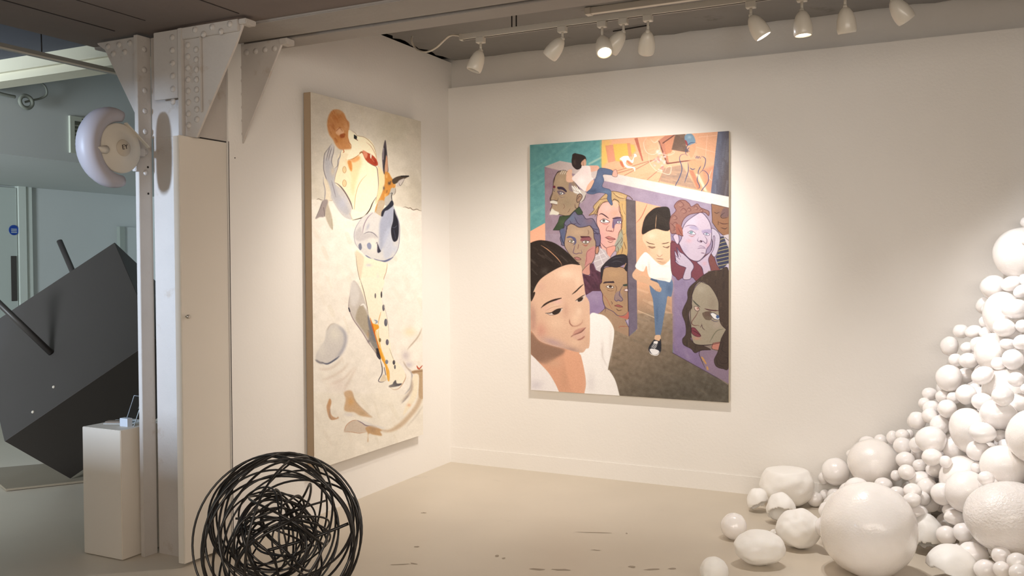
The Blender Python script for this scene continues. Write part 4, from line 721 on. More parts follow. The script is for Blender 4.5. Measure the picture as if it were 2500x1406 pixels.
    P.line([(645, 900), (660, 1050), (690, 1200), (745, 1400)], (150, 130, 106), 6); P.line([(1030, 1000), (1015, 1110), (985, 1200), (965, 1350)], (180, 140, 110), 6)
    T3(); P.fill([(740, 200), (700, 0), (980, 0), (960, 150), (960, 260), (1000, 400), (1040, 560), (1060, 760), (1100, 960), (1200, 1060), (1250, 1180), (1200, 1280), (1060, 1330), (1050, 1240), (1010, 1020), (920, 780), (840, 560), (780, 350)], (244, 234, 208), soft=.5)
    P.line([(695, 0), (740, 150), (780, 330), (800, 460)], (120, 104, 90), 7)
    P.fill([(620, 20), (690, 100), (750, 250), (800, 450), (830, 560), (880, 700), (930, 860), (945, 970), (900, 930), (830, 820), (740, 680), (640, 540), (580, 420), (555, 340), (560, 240), (590, 100)], (204, 196, 184), soft=.7)
    P.fill([(580, 60), (640, 40), (690, 200), (640, 330), (580, 300)], (216, 210, 200), soft=2, alpha=.9); P.fill([(700, 320), (780, 420), (860, 660), (930, 860), (900, 900), (780, 700), (680, 560), (640, 470)], (176, 164, 142), soft=1.5, alpha=.9); P.fill([(790, 440), (830, 540), (900, 760), (850, 740), (800, 580)], (122, 124, 132), soft=1, alpha=.9); P.fill([(800, 620), (900, 780), (930, 870), (880, 860), (810, 740)], (130, 130, 128), soft=1, alpha=.7)
    P.fill([(890, 850), (940, 870), (945, 980), (900, 940)], (50, 50, 60), soft=.6); P.blob(800, 760, 18, 20, (110, 108, 116), .7); P.blob(790, 680, 16, 40, (196, 160, 120), .6); P.blob(890, 880, 14, 30, (190, 160, 130), .5)
    P.line([(570, 220), (555, 330), (570, 400), (620, 510), (720, 650), (800, 780), (880, 890), (940, 970)], (150, 132, 130), 9, soft=.3); P.line([(558, 360), (570, 400)], (70, 66, 76), 15, soft=.3); P.line([(700, 330), (740, 310), (770, 370)], (240, 234, 222), 16, soft=.6)
    P.fill([(820, 470), (850, 540), (915, 560), (925, 600), (885, 640), (910, 760), (950, 860), (1000, 1000), (1050, 1120), (1055, 1230), (1030, 1230), (1000, 1060), (950, 960), (900, 780), (860, 640)], (232, 168, 64), soft=.5); P.line([(820, 480), (860, 620), (900, 740), (930, 860)], (206, 104, 40), 15, soft=.5); P.line([(920, 620), (925, 720), (950, 860), (1010, 1020), (1050, 1190)], (240, 190, 90), 13, soft=.4)
    P.fill([(880, 660), (905, 640), (920, 740), (945, 850), (920, 800)], (240, 214, 160), soft=.5); P.line([(950, 400), (925, 500), (915, 570)], (220, 170, 110), 8, soft=.4); P.line([(870, 500), (905, 520), (880, 545)], (150, 160, 176), 16, soft=.7)
    for (x, y, rx, ry, c) in ((882, 205, 9, 32, (120, 112, 108)), (957, 190, 9, 40, (60, 56, 60)), (982, 350, 15, 40, (110, 106, 112)), (1010, 530, 20, 46, (108, 108, 116)), (938, 745, 13, 24, (140, 120, 70)), (1027, 770, 18, 36, (110, 106, 116)), (1020, 1010, 18, 26, (136, 140, 150)), (1108, 1015, 15, 28, (70, 66, 72)), (1120, 1070, 10, 26, (100, 96, 96))):
        P.dot(x, y, rx, ry, c); P.blob(x+rx*.4, y-ry*.3, rx*.6, ry*.5, (150, 146, 150), .6)
    P.line([(965, 260), (1010, 400), (1040, 560), (1050, 720)], (206, 194, 176), 6); P.line([(1050, 840), (1080, 920), (1110, 1000)], (190, 176, 150), 6)
    P.line([(940, 980), (965, 1080), (960, 1160), (920, 1240), (960, 1258), (1010, 1235)], (72, 66, 74), 10, soft=.3); P.fill([(985, 1160), (1020, 1230), (970, 1250), (940, 1240)], (222, 204, 172), soft=.5); P.line([(990, 1080), (1010, 1170)], (110, 104, 110), 9, soft=.4)
    P.fill([(1100, 1260), (1130, 1230), (1145, 1270), (1205, 1270), (1170, 1300), (1060, 1320), (1048, 1300), (1090, 1280)], (70, 66, 72), soft=.5); P.line([(1050, 1310), (1100, 1345), (1160, 1335), (1210, 1280), (1250, 1200), (1250, 1150)], (196, 156, 122), 8, soft=.3)
    # sphere at left
    M = P.fill([(150, 990), (170, 900), (260, 760), (290, 620), (370, 550), (450, 580), (510, 650), (522, 760), (480, 900), (410, 990), (280, 1050), (190, 1040)], (212, 206, 196), soft=1.5); P.blob(380, 680, 80, 90, (226, 220, 204), .9, clip=M); P.line([(440, 590), (505, 660), (520, 760), (480, 880), (400, 980)], (140, 142, 158), 30, alpha=.6, soft=3); P.line([(230, 1030), (300, 1045), (400, 985), (440, 950)], (92, 96, 112), 16, soft=.8); P.line([(150, 1000), (200, 1030), (250, 1035)], (110, 106, 112), 22, alpha=.7, soft=1.2); P.blob(220, 860, 60, 90, (226, 220, 206), .7)
    P.line([(290, 640), (330, 570), (390, 550)], (190, 176, 160), 8, soft=1)
    for l in ([(180, 1110), (300, 1110), (400, 1060), (480, 970)], [(220, 1250), (350, 1200), (480, 1120), (560, 1020)], [(320, 1300), (500, 1220), (620, 1080)], [(480, 1400), (560, 1250), (650, 1080)]): P.line(l, (206, 186, 166), 18, alpha=.6, soft=2.5)
    # right edge gestures
    for l in ([(1450, 590), (1400, 700), (1300, 820), (1270, 860)], [(1220, 1000), (1270, 1080), (1330, 1120)]): P.line(l, (186, 168, 146), 12, soft=1)
    P.blob(1250, 930, 50, 60, (206, 194, 190), .8); P.blob(1290, 1040, 50, 40, (196, 186, 186), .7); P.blob(1300, 640, 80, 60, (236, 220, 180), .6)
    P.line([(1385, 1050), (1410, 1090), (1455, 1045)], (190, 96, 70), 13); P.line([(1390, 1055), (1420, 1095)], (190, 96, 70), 9)
    M = P.fill([(1320, 1120), (1400, 1100), (1480, 1120), (1480, 1420), (1410, 1420), (1410, 1170), (1340, 1150)], (190, 164, 130), soft=1); P.line([(1330, 1130), (1470, 1110)], (150, 120, 90), 14, alpha=.7, soft=.8); P.line([(1280, 1100), (1325, 1150), (1325, 1250), (1300, 1330), (1240, 1400)], (170, 164, 160), 14, soft=1)
    T4(); P.fill([(1330, 100), (1400, 60), (1400, 200), (1380, 330), (1300, 460), (1220, 560), (1250, 440), (1320, 300)], (240, 228, 200), soft=1.5)
    P.line([(1450, 60), (1450, 250), (1400, 420), (1300, 560), (1180, 680), (1050, 750), (940, 740)], (198, 172, 140), 52, alpha=.75, soft=2.2); P.line([(1330, 130), (1320, 240), (1270, 320), (1200, 390)], (186, 170, 152), 26, soft=2); P.line([(1290, 310), (1240, 370), (1200, 410)], (120, 112, 112), 9, alpha=.8, soft=1)
    P.line([(1460, 440), (1380, 560), (1270, 690)], (206, 196, 178), 16, alpha=.7, soft=1.5); P.blob(1290, 430, 24, 20, (228, 176, 140), .7)
    M = P.fill([(500, 290), (590, 270), (630, 380), (700, 470), (800, 560), (840, 590), (700, 570), (620, 530), (560, 530), (500, 500), (520, 380)], (208, 178, 142), soft=1.6); P.blob(580, 400, 40, 50, (214, 170, 116), .8); P.blob(720, 540, 50, 30, (190, 164, 130), .7); P.blob(560, 560, 70, 26, (222, 214, 204), .8); P.line([(600, 290), (640, 400), (760, 520), (850, 590)], (170, 144, 116), 11, alpha=.6, soft=1.2)
    P.fill([(325, 370), (345, 410), (330, 490), (345, 570), (400, 605), (425, 590), (430, 610), (350, 632), (310, 590), (285, 480), (300, 420)], (200, 164, 130), soft=.9); P.blob(320, 420, 14, 40, (206, 160, 110), .8); P.line([(330, 500), (325, 580), (350, 630)], (150, 136, 126), 8, alpha=.7, soft=.5)
    P.fill([(500, 770), (520, 700), (580, 645), (650, 625), (730, 660), (800, 700), (790, 760), (760, 770), (660, 782), (570, 770)], (212, 196, 176), soft=.8); P.line([(500, 770), (530, 690), (600, 635), (660, 628)], (200, 160, 130), 7); P.line([(660, 628), (720, 660), (770, 690), (850, 690)], (126, 112, 126), 9, soft=.4)
    P.fill([(760, 720), (850, 690), (960, 740), (940, 760), (960, 810), (860, 800), (800, 790), (795, 880), (785, 880), (790, 790)], (200, 166, 126), soft=1.2); P.blob(850, 730, 40, 40, (180, 152, 120), .7); P.line([(500, 775), (580, 772), (680, 785), (770, 770)], (196, 160, 130), 7, soft=.3)
    P.line([(700, 630), (850, 690), (1000, 720)], (216, 212, 206), 24, alpha=.8, soft=2); P.blob(1000, 300, 200, 200, (242, 234, 214), .6); P.blob(430, 200, 120, 100, (222, 206, 192), .5)
    P.dapple(ALL, 1.5, 1)
    return P
def homog(src, dst):
    A = []
    for (x, y), (u, v) in zip(src, dst):
        A.append([x, y, 1, 0, 0, 0, -u*x, -u*y, -u]); A.append([0, 0, 0, x, y, 1, -v*x, -v*y, -v])
    return np.linalg.svd(np.array(A))[2][-1].reshape(3, 3)
def canvas(name, P, corners, Wd, Ht, nx, ny, m, parent, gain=1.0, desat=.14, contrast=1.0):
    # grid in local x (0..Wd) and z (0..Ht), colours sampled from the painted picture
    H = homog([(0, 0), (1, 0), (1, 1), (0, 1)], corners)      # u right, v down
    uu, vv = np.meshgrid(np.linspace(0, 1, nx), np.linspace(0, 1, ny))
    q = np.stack([uu, vv, np.ones_like(uu)], -1) @ H.T; px = (q[..., 0]/q[..., 2]-P.x0)*P.S-.5; py = (q[..., 1]/q[..., 2]-P.y0)*P.S-.5
    px = np.clip(px, 0, P.w-1.001); py = np.clip(py, 0, P.h-1.001); ix, iy = px.astype(int), py.astype(int); fx, fy = (px-ix)[..., None], (py-iy)[..., None]
    a = 1-(1-P.a)*contrast; c = (a[iy, ix]*(1-fx)+a[iy, ix+1]*fx)*(1-fy)+(a[iy+1, ix]*(1-fx)+a[iy+1, ix+1]*fx)*fy
    c = np.where(c <= .04045, c/12.92, ((c+.055)/1.055)**2.4)*np.array(gain)
    lum = (c @ np.array([.25, .65, .10]))[..., None]; c = c*(1-desat)+lum*desat
    rgba = np.ones((ny*nx, 4), np.float32); rgba[:, :3] = np.clip(c.reshape(-1, 3), 0, .95)
    co = np.zeros((ny*nx, 3), np.float32); co[:, 0] = uu.ravel()*Wd; co[:, 2] = (1-vv.ravel())*Ht
    i = np.arange(ny*nx).reshape(ny, nx); f = np.stack([i[:-1, :-1], i[1:, :-1], i[1:, 1:], i[:-1, 1:]], -1).reshape(-1, 4)
    me = bpy.data.meshes.new(name); me.vertices.add(nx*ny); me.vertices.foreach_set('co', co.ravel())
    me.loops.add(f.size); me.loops.foreach_set('vertex_index', f.ravel().astype(np.int32)); me.polygons.add(len(f)); me.polygons.foreach_set('loop_start', np.arange(0, f.size, 4, dtype=np.int32))
    me.update(calc_edges=True); at = me.color_attributes.new('paint', 'FLOAT_COLOR', 'POINT'); at.data.foreach_set('color', rgba.ravel())
    me.materials.append(m); o = bpy.data.objects.new(name, me); col.objects.link(o); o.parent = parent; return o
def paintmat(name, rough):
    m = mat(name, (200, 200, 200), rough, bump=.15, bsc=120, spec=.35); nt = m.node_tree
    a = nt.nodes.new('ShaderNodeAttribute'); a.attribute_name = 'paint'; nt.links.new(a.outputs['Color'], nt.nodes['Principled BSDF'].inputs['Base Color']); return m
CE = mat('canvas_edge', (222, 208, 180), .8, bump=.2, bsc=200)
# right-hand picture
x0, x1, z0, z1 = -2.866+.004, -1.349-.004, .632, 2.506; yf = 6.15
p2 = thing('painting', 'large colourful painting of many faces and a dark haired girl on the back wall', 'painting', (x0, yf, z0))
boxo('stretched_canvas', (.0, x1-x0, .0012, .034, 0, z1-z0), CE, p2, .002)
o = canvas('painted_surface', paint_crowd(), [(1298.5, 353), (1784, 318), (1786, 985), (1300, 953.5)], x1-x0, z1-z0, 620, 780, paintmat('crowd_paint', .5), p2, (0.99, 1.0, 1.06))
boxo('hanging_batten', (.2, x1-x0-.2, .034, .040, z1-z0-.2, z1-z0-.16), CE, p2)
# left-hand picture, hung on the left wall: local x runs along +Y after a quarter turn
y0, y1, z0, z1 = 4.393, 5.60, .318, 2.668; XF = -3.538
# canvas limits were measured on the front plane
p1 = thing('painting', 'tall pale painting of a leaning figure with a dog head, on the left wall', 'painting', (XF, y0, z0)); p1.rotation_euler = (0, 0, R(90))
y1 = 5.673
boxo('stretched_canvas', (0, y1-y0, .0012, .055, 0, z1-z0), mat('raw_canvas_edge', (170, 148, 122), .85, bump=.2, bsc=200), p1, .002)
boxo('backing_frame', (.01, y1-y0-.01, .055, .061, .02, z1-z0-.02), GAP, p1)
canvas('painted_surface', paint_figure(), [(757.5, 222), (1028, 293), (1032.5, 1057), (767, 1150)], y1-y0, z1-z0, 460, 960, paintmat('figure_paint', .55), p1, (1.02, 1.05, 1.14), 0, 1.12)
BALLS = [
(0.396, 5.988, 1.644, 0.147, 0.147, 0, 'A', 2496, 619), (0.419, 6.052, 1.83, 0.032, 0.032, 0, '', 2505, 543), (0.403, 5.836, 1.719, 0.025, 0.025, 0, '', 2505, 586),
(0.249, 5.994, 1.447, 0.071, 0.069, 0, 'B', 2426, 701), (0.336, 5.885, 1.471, 0.059, 0.043, -15, '', 2469, 692), (0.394, 5.82, 1.496, 0.027, 0.031, 0, '', 2500, 682),
(0.384, 5.784, 1.432, 0.047, 0.035, -25, '', 2496, 710), (0.29, 5.862, 1.295, 0.097, 0.123, 0, 'C', 2448, 766), (0.346, 5.706, 1.333, 0.07, 0.054, 0, '', 2479, 754),
(0.207, 5.975, 1.314, 0.023, 0.027, 0, '', 2406, 755), (0.204, 5.962, 1.244, 0.032, 0.034, 0, '', 2405, 784), (0.288, 5.667, 1.228, 0.056, 0.05, 0, 'D', 2451, 800),
(0.336, 5.747, 1.208, 0.044, 0.044, 0, '', 2473, 807), (0.376, 5.637, 1.242, 0.035, 0.034, 0, '', 2496, 796), (0.078, 6.027, 1.177, 0.045, 0.041, 0, '', 2346, 808),
(0.145, 5.962, 1.18, 0.048, 0.038, -20, '', 2377, 810), (0.215, 5.915, 1.178, 0.045, 0.038, 0, '', 2410, 813), (0.306, 5.65, 1.14, 0.041, 0.031, 0, '', 2460, 839),
(0.373, 5.575, 1.158, 0.047, 0.04, -15, '', 2496, 835), (0.228, 5.74, 1.088, 0.082, 0.099, 15, 'E', 2419, 857), (0.17, 5.862, 1.109, 0.045, 0.049, -25, '', 2390, 843),
(0.111, 5.915, 1.087, 0.038, 0.034, 0, '', 2362, 849), (0.016, 6.045, 1.083, 0.049, 0.059, 0, '', 2318, 844), (0.05, 5.92, 1.011, 0.04, 0.038, 0, '', 2333, 879),
(0.115, 5.826, 1.021, 0.051, 0.043, 0, '', 2364, 880), (0.326, 5.559, 1.062, 0.053, 0.054, 0, '', 2473, 877), (0.261, 5.613, 1.031, 0.039, 0.036, 0, '', 2438, 887),
(0.181, 5.55, 0.968, 0.059, 0.046, -30, 'F', 2399, 916), (0.013, 5.836, 0.911, 0.068, 0.078, 0, 'G', 2316, 923), (0.102, 5.911, 0.922, 0.046, 0.044, 0, '', 2357, 916),
(0.146, 5.759, 0.875, 0.03, 0.022, 0, '', 2379, 944), (0.31, 5.635, 0.876, 0.128, 0.128, 0, 'H', 2462, 955), (0.334, 5.421, 0.97, 0.039, 0.038, 0, '', 2480, 926),
(0.267, 5.319, 0.89, 0.051, 0.051, 0, '', 2448, 967), (0.378, 5.361, 0.929, 0.027, 0.03, 0, '', 2505, 949), (-0.092, 6.0, 0.788, 0.043, 0.039, 0, '', 2269, 961),
(-0.014, 5.858, 0.797, 0.044, 0.04, 0, '', 2304, 968), (-0.119, 5.955, 0.734, 0.035, 0.035, 0, '', 2257, 985), (0.04, 5.798, 0.801, 0.038, 0.034, 0, '', 2329, 971),
(0.101, 5.647, 0.844, 0.053, 0.055, 0, '', 2358, 963), (0.167, 5.709, 0.847, 0.037, 0.037, 0, '', 2390, 960), (-0.078, 5.885, 0.717, 0.05, 0.046, 0, '', 2275, 997),
(-0.088, 5.802, 0.685, 0.042, 0.044, 0, '', 2269, 1015), (0.005, 5.701, 0.749, 0.05, 0.05, 0, '', 2312, 997), (-0.158, 5.875, 0.639, 0.049, 0.053, 0, '', 2238, 1027),
(-0.034, 5.735, 0.643, 0.051, 0.056, 0, '', 2293, 1038), (0.044, 5.783, 0.683, 0.043, 0.049, 0, '', 2330, 1021), (0.177, 5.505, 0.829, 0.053, 0.046, 0, '', 2398, 980),
(0.354, 5.436, 0.846, 0.048, 0.048, 0, '', 2490, 982), (0.252, 5.391, 0.781, 0.091, 0.074, 12, 'I', 2437, 1011), (0.125, 5.515, 0.656, 0.1, 0.131, -25, 'J', 2371, 1054),
(0.173, 5.298, 0.692, 0.065, 0.054, 12, '', 2398, 1056), (-0.078, 5.617, 0.576, 0.079, 0.076, 0, 'K', 2272, 1073), (0.393, 5.148, 0.718, 0.116, 0.129, 0, 'L', 2521, 1065),
(0.048, 5.654, 0.527, 0.064, 0.064, 0, '', 2332, 1096), (0.023, 5.733, 0.565, 0.028, 0.03, 0, '', 2320, 1072), (0.155, 5.333, 0.587, 0.057, 0.053, 0, '', 2388, 1101),
(0.213, 5.411, 0.577, 0.042, 0.045, 0, '', 2416, 1101), (0.259, 5.381, 0.666, 0.036, 0.033, 0, '', 2441, 1065), (0.286, 5.318, 0.632, 0.041, 0.032, 0, '', 2457, 1087),
(0.267, 5.217, 0.539, 0.104, 0.103, 0, 'M', 2449, 1138), (-0.07, 5.522, 0.494, 0.053, 0.047, 0, '', 2275, 1116), (-0.001, 5.427, 0.494, 0.03, 0.034, 0, '', 2308, 1127),
(-0.06, 5.609, 0.407, 0.044, 0.04, 0, '', 2280, 1146), (0.101, 5.489, 0.391, 0.128, 0.128, 0, 'N', 2358, 1171), (0.152, 5.311, 0.503, 0.032, 0.031, 0, '', 2387, 1141),
(0.101, 5.228, 0.386, 0.104, 0.106, 0, 'O', 2361, 1200), (0.183, 5.055, 0.503, 0.038, 0.035, 0, '', 2407, 1168), (0.198, 5.118, 0.458, 0.046, 0.04, 0, '', 2414, 1183),
(-0.095, 5.548, 0.316, 0.052, 0.051, 0, '', 2263, 1189), (-0.017, 5.345, 0.335, 0.055, 0.059, 0, '', 2300, 1205), (-0.085, 5.574, 0.218, 0.055, 0.049, 0, '', 2268, 1228),
(-0.124, 5.655, 0.325, 0.068, 0.054, 0, '', 2251, 1174), (0.025, 5.332, 0.252, 0.042, 0.034, 0, '', 2321, 1245), (0.053, 5.249, 0.237, 0.062, 0.04, 8, '', 2335, 1263),
(0.285, 4.94, 0.344, 0.201, 0.167, 0, 'P', 2467, 1264), (0.005, 5.187, 0.155, 0.049, 0.048, 0, '', 2310, 1306), (0.082, 5.106, 0.201, 0.047, 0.047, 0, '', 2351, 1299),
(0.058, 5.098, 0.118, 0.018, 0.024, 0, '', 2338, 1338), (0.124, 4.954, 0.136, 0.07, 0.06, 12, 'Q', 2375, 1354), (0.239, 4.774, 0.204, 0.041, 0.04, 0, '', 2444, 1355),
(0.3, 4.675, 0.212, 0.043, 0.039, 0, '', 2484, 1371), (0.179, 4.809, 0.114, 0.054, 0.049, 0, '', 2408, 1391), (0.239, 4.701, 0.158, 0.038, 0.038, 0, '', 2446, 1390),
(0.301, 4.601, 0.183, 0.039, 0.039, 0, '', 2487, 1399), (-0.138, 5.627, 0.14, 0.061, 0.054, 0, '', 2243, 1253), (-0.236, 5.857, 0.483, 0.053, 0.049, 0, '', 2203, 1088),
(-0.158, 5.763, 0.511, 0.039, 0.046, 0, '', 2237, 1086), (-0.217, 5.768, 0.417, 0.052, 0.048, 0, '', 2210, 1122), (-0.156, 5.82, 0.454, 0.031, 0.046, 0, '', 2238, 1105),
(-0.205, 5.61, 0.378, 0.045, 0.043, 0, '', 2213, 1152), (-0.134, 5.717, 0.402, 0.043, 0.035, 0, '', 2247, 1136), (-0.269, 5.79, 0.312, 0.03, 0.032, 0, '', 2187, 1161),
(-0.157, 5.764, 0.323, 0.062, 0.046, 0, '', 2237, 1163), (-0.455, 6.115, 0.436, 0.05, 0.043, 0, '', 2117, 1080), (-0.374, 6.09, 0.458, 0.04, 0.042, 0, '', 2150, 1076),
(-0.3, 6.005, 0.502, 0.035, 0.042, 0, '', 2179, 1068), (-0.241, 5.927, 0.536, 0.041, 0.034, 0, '', 2203, 1062), (-0.204, 5.979, 0.536, 0.026, 0.028, 0, '', 2220, 1059),
(-0.41, 5.953, 0.344, 0.145, 0.14, 0, 'R', 2131, 1129), (-0.546, 6.142, 0.347, 0.039, 0.034, 0, '', 2081, 1108), (-0.643, 6.085, 0.235, 0.084, 0.087, 0, 'S', 2040, 1151),
(-0.727, 6.143, 0.173, 0.032, 0.039, 0, '', 2010, 1167), (-0.338, 5.763, 0.252, 0.052, 0.045, 0, '', 2156, 1184), (-0.253, 5.617, 0.242, 0.046, 0.044, 0, '', 2191, 1206),
(-0.167, 5.412, 0.317, 0.047, 0.042, 0, '', 2227, 1199), (-0.165, 5.333, 0.288, 0.045, 0.037, 0, '', 2227, 1220), (-0.127, 5.473, 0.265, 0.05, 0.042, 0, '', 2247, 1217),
(-0.14, 5.404, 0.194, 0.056, 0.052, 0, '', 2240, 1254), (-0.223, 5.664, 0.195, 0.026, 0.033, 0, '', 2205, 1222), (-0.357, 4.863, 0.228, 0.225, 0.228, 0, 'Z', 2119, 1291),
(-0.636, 6.053, 0.087, 0.056, 0.051, 0, '', 2041, 1210), (-0.772, 6.059, 0.048, 0.05, 0.048, 0, 'T', 1988, 1218), (-0.714, 6.127, 0.061, 0.034, 0.039, 0, '', 2014, 1210),
(-1.101, 5.146, 0.073, 0.071, 0.073, 0, 'U', 1791, 1284)]
FILL = [(0.338, 5.855, 0.159, 0.063),(-0.009, 5.872, 0.177, 0.081),(-0.445, 5.262, 0.325, 0.072),(0.44, 6.054, 0.797, 0.085),(-0.526, 5.829, 0.16, 0.078),(-0.402, 5.554, 0.215, 0.057),(0.472, 5.815, 0.063, 0.056),(-0.385, 5.416, 0.113, 0.075),(0.198, 6.003, 0.583, 0.085),(-0.041, 5.929, 0.402, 0.111),(0.52, 5.624, 0.205, 0.087),(0.004, 5.409, 0.096, 0.086),(0.419, 5.859, 0.775, 0.086),(0.213, 6.044, 0.925, 0.065),(-0.546, 5.66, 0.105, 0.1),(0.352, 5.504, 0.448, 0.059),(-0.182, 6.02, 0.32, 0.061),(0.232, 5.778, 0.266, 0.08),(0.465, 6.021, 0.491, 0.108),(0.276, 5.689, 0.562, 0.056),(0.388, 5.398, 0.646, 0.074),(-0.594, 5.114, 0.141, 0.058),(0.143, 5.761, 0.116, 0.064),(0.259, 5.111, 0.136, 0.064),(0.219, 5.91, 0.841, 0.06),(0.2, 5.531, 0.103, 0.101),(0.165, 6.095, 0.83, 0.052),(0.324, 5.409, 0.162, 0.075),(0.338, 5.285, 0.113, 0.051),(-0.169, 5.249, 0.084, 0.056),(0.395, 5.794, 0.255, 0.056),(0.412, 5.662, 0.306, 0.051),(0.525, 5.964, 0.134, 0.072),(0.34, 5.864, 0.932, 0.07),(-0.164, 6.024, 0.127, 0.115),(0.506, 5.566, 0.63, 0.112),(0.296, 6.009, 0.449, 0.057),(0.194, 6.004, 0.204, 0.061),(0.263, 5.442, 0.289, 0.058),(0.088, 5.978, 0.281, 0.056),(-0.556, 5.408, 0.189, 0.079),(-0.161, 6.085, 0.429, 0.064),(0.015, 5.72, 0.071, 0.068),(0.244, 5.829, 0.68, 0.099),(0.448, 5.271, 0.252, 0.118),(-0.643, 5.865, 0.074, 0.052),(0.465, 5.437, 0.156, 0.059),(-0.333, 5.713, 0.146, 0.054),(-0.334, 5.192, 0.183, 0.068),(-0.299, 5.357, 0.253, 0.064),(0.319, 6.044, 1.165, 0.08),(-0.44, 6.056, 0.134, 0.06),(0.025, 6.048, 0.824, 0.082),(0.209, 6.07, 1.332, 0.054),(0.126, 5.731, 0.391, 0.054),(0.264, 6.088, 0.316, 0.065),(0.381, 5.528, 0.136, 0.055),(-0.045, 6.003, 0.634, 0.05),(-0.595, 5.25, 0.195, 0.053),(0.187, 6.082, 1.051, 0.068),(0.422, 5.811, 0.597, 0.093),(-0.027, 5.887, 0.611, 0.056),(0.359, 5.761, 0.076, 0.064),(0.352, 5.796, 0.439, 0.052),(0.247, 5.782, 0.475, 0.05),(0.56, 5.995, 0.635, 0.062),(0.346, 6.008, 0.645, 0.058),(-0.068, 6.092, 0.28, 0.055),(0.079, 5.927, 0.559, 0.051),(0.278, 5.673, 0.123, 0.058),(-0.293, 5.89, 0.081, 0.052),(-0.46, 5.249, 0.187, 0.063),(0.136, 5.261, 0.116, 0.071),(0.021, 5.727, 0.31, 0.061),(0.329, 5.989, 0.897, 0.053),(-0.168, 6.012, 0.613, 0.051),(0.223, 6.095, 0.094, 0.056),(-0.162, 5.51, 0.13, 0.056),(0.345, 5.921, 0.311, 0.06),(0.142, 5.762, 0.499, 0.053),(-0.485, 5.294, 0.068, 0.058),(0.065, 5.983, 0.078, 0.054),(0.348, 5.555, 0.258, 0.071),(0.375, 5.851, 1.1, 0.058),(0.096, 6.099, 0.159, 0.067),(0.507, 5.824, 0.236, 0.058),(0.384, 5.677, 0.481, 0.076),(0.177, 5.871, 0.426, 0.073),(0.038, 6.073, 0.32, 0.054),(0.318, 5.57, 0.695, 0.055),(0.121, 6.092, 0.429, 0.078)]
# ================================================================ TRACK AND SPOTLIGHTS
LW = mat('white_lamp_enamel', (214, 206, 192), .35, coat=.3); LIN = mat('lamp_inside', (120, 116, 110), .5)
TY, TZ = 4.872, 3.0
tr = thing('light_track', 'long pale ceiling track carrying the row of spotlights', 'light track', (-2.735, TY, TZ))
boxo('rail', (0, 4.4, -.018, .018, 0, .034), LW, tr, .002); boxo('rail_slot', (.01, 4.4, -.006, .006, -.001, .002), GAP, tr)
for x in (.35, 1.6, 2.9): tubeo('hanger', [(x, 0, .03), (x, 0, .232)], .004, GAP, tr); tubeo('hanger', [(x+.03, 0, .03), (x+.03, 0, .232)], .004, GAP, tr)
boxo('end_cap', (-.01, .01, -.019, .019, -.002, .036), LW, tr, .002)
tag(tubeo('white_cable', spline([(-3.44, 5.41, 3.235), (-3.44, 5.40, 3.19), (-3.40, 5.40, 3.13), (-3.22, 5.23, 3.055), (-3.04, 5.07, 3.03), (-2.88, 4.96, 3.06), (-2.78, 4.89, 3.04), (-2.735, 4.872, 3.02)]), .007, LW), 'white cable drooping from the ceiling to the end of the light track', 'cable')
cb = thing('conduit', 'pale square conduit box running along the ceiling above the light track', 'conduit', (-2.055, 5.34, 3.19))
boxo('trunking', (0, 2.2, -.02, .02, 0, .04), LW, cb, .002); boxo('joint_box', (-.03, .01, -.03, .03, -.004, .04), LW, cb, .003)
tag(tubeo('metal_rod', [(-2.107, 5.914, 3.222), (-1.833, 5.875, 3.222)], .005, GAP), 'thin dark rod lying flat against the ceiling behind two spotlights', 'rod')
def lamp_head():
    bm = bmesh.new()
    out = [(.0, .0001), (.0, .012), (-.012, .024), (-.03, .034), (-.06, .0425), (-.09, .0455), (-.112, .0445), (-.122, .041)]
    inn = [(-.122, .037), (-.10, .0385), (-.085, .036), (-.084, .0001)]
    lathe(bm, out+inn, 28); return bm
ADM = bmesh.new(); box(ADM, -.026, .026, -.02, .02, -.034, .002); bmesh.ops.bevel(ADM, geom=ADM.edges[:], offset=.003, segments=1, affect='EDGES')
names = 'adapter'; first = None
def spot_lamp(x, aim, stem, label, glow, watt=0, colr=(1, .8, .58), cone=60, blend=.9, soft=.03):
    t = thing('spotlight', label, 'spotlight', (x, TY, TZ), 'spotlights along the ceiling track')
    bm = ADM.copy(); link('adapter', bm, LW, t)
    tubeo('stem', [(0, 0, -.03), (0, 0, -.03-stem)], .0075, LW, t)
    P = Vector((0, 0, -.03-stem)); d = (Vector(aim)-(P+Vector((x, TY, TZ)))).normalized()
    q = d.to_track_quat('-Z', 'Y')
    h = link('lamp_head', lamp_head(), LW, t, True); h.scale = (1.08, 1.08, 1.08); h.location = P; h.rotation_mode = 'QUATERNION'; h.rotation_quaternion = q
    bm = bmesh.new(); lathe(bm, [(-.0, .0001), (0, .036)], 24)
    l = link('lens', bm, emis('lens_glow_%s' % label[:6], glow[0], glow[1]) if glow else LIN, h, True); l.location = (0, 0, -.1085)
    if glow: l['label'] = 'glowing lens'
    bm = bmesh.new(); lathe(bm, [(-.012, .0001), (-.012, .011), (.012, .011), (.012, .0001)], 12, Matrix.Rotation(R(90), 4, 'X')); k = link('swivel', bm, LW, t, True); k.location = P
    if watt:
        ld = bpy.data.lights.new('spot_beam', 'SPOT'); ld.energy = watt; ld.color = colr; ld.spot_size = R(cone); ld.spot_blend = blend; ld.shadow_soft_size = soft
        lo = bpy.data.objects.new('spot_beam', ld); col.objects.link(lo); lo.parent = t; lo.location = P+d*.158
        lo.rotation_mode = 'QUATERNION'; lo.rotation_quaternion = q
    return t
WG = ((255, 214, 160), 14)
spot_lamp(-2.600, (-3.1, 4.6, 1.4), .05, 'first spotlight of the row, nearest the left wall, unlit', None)
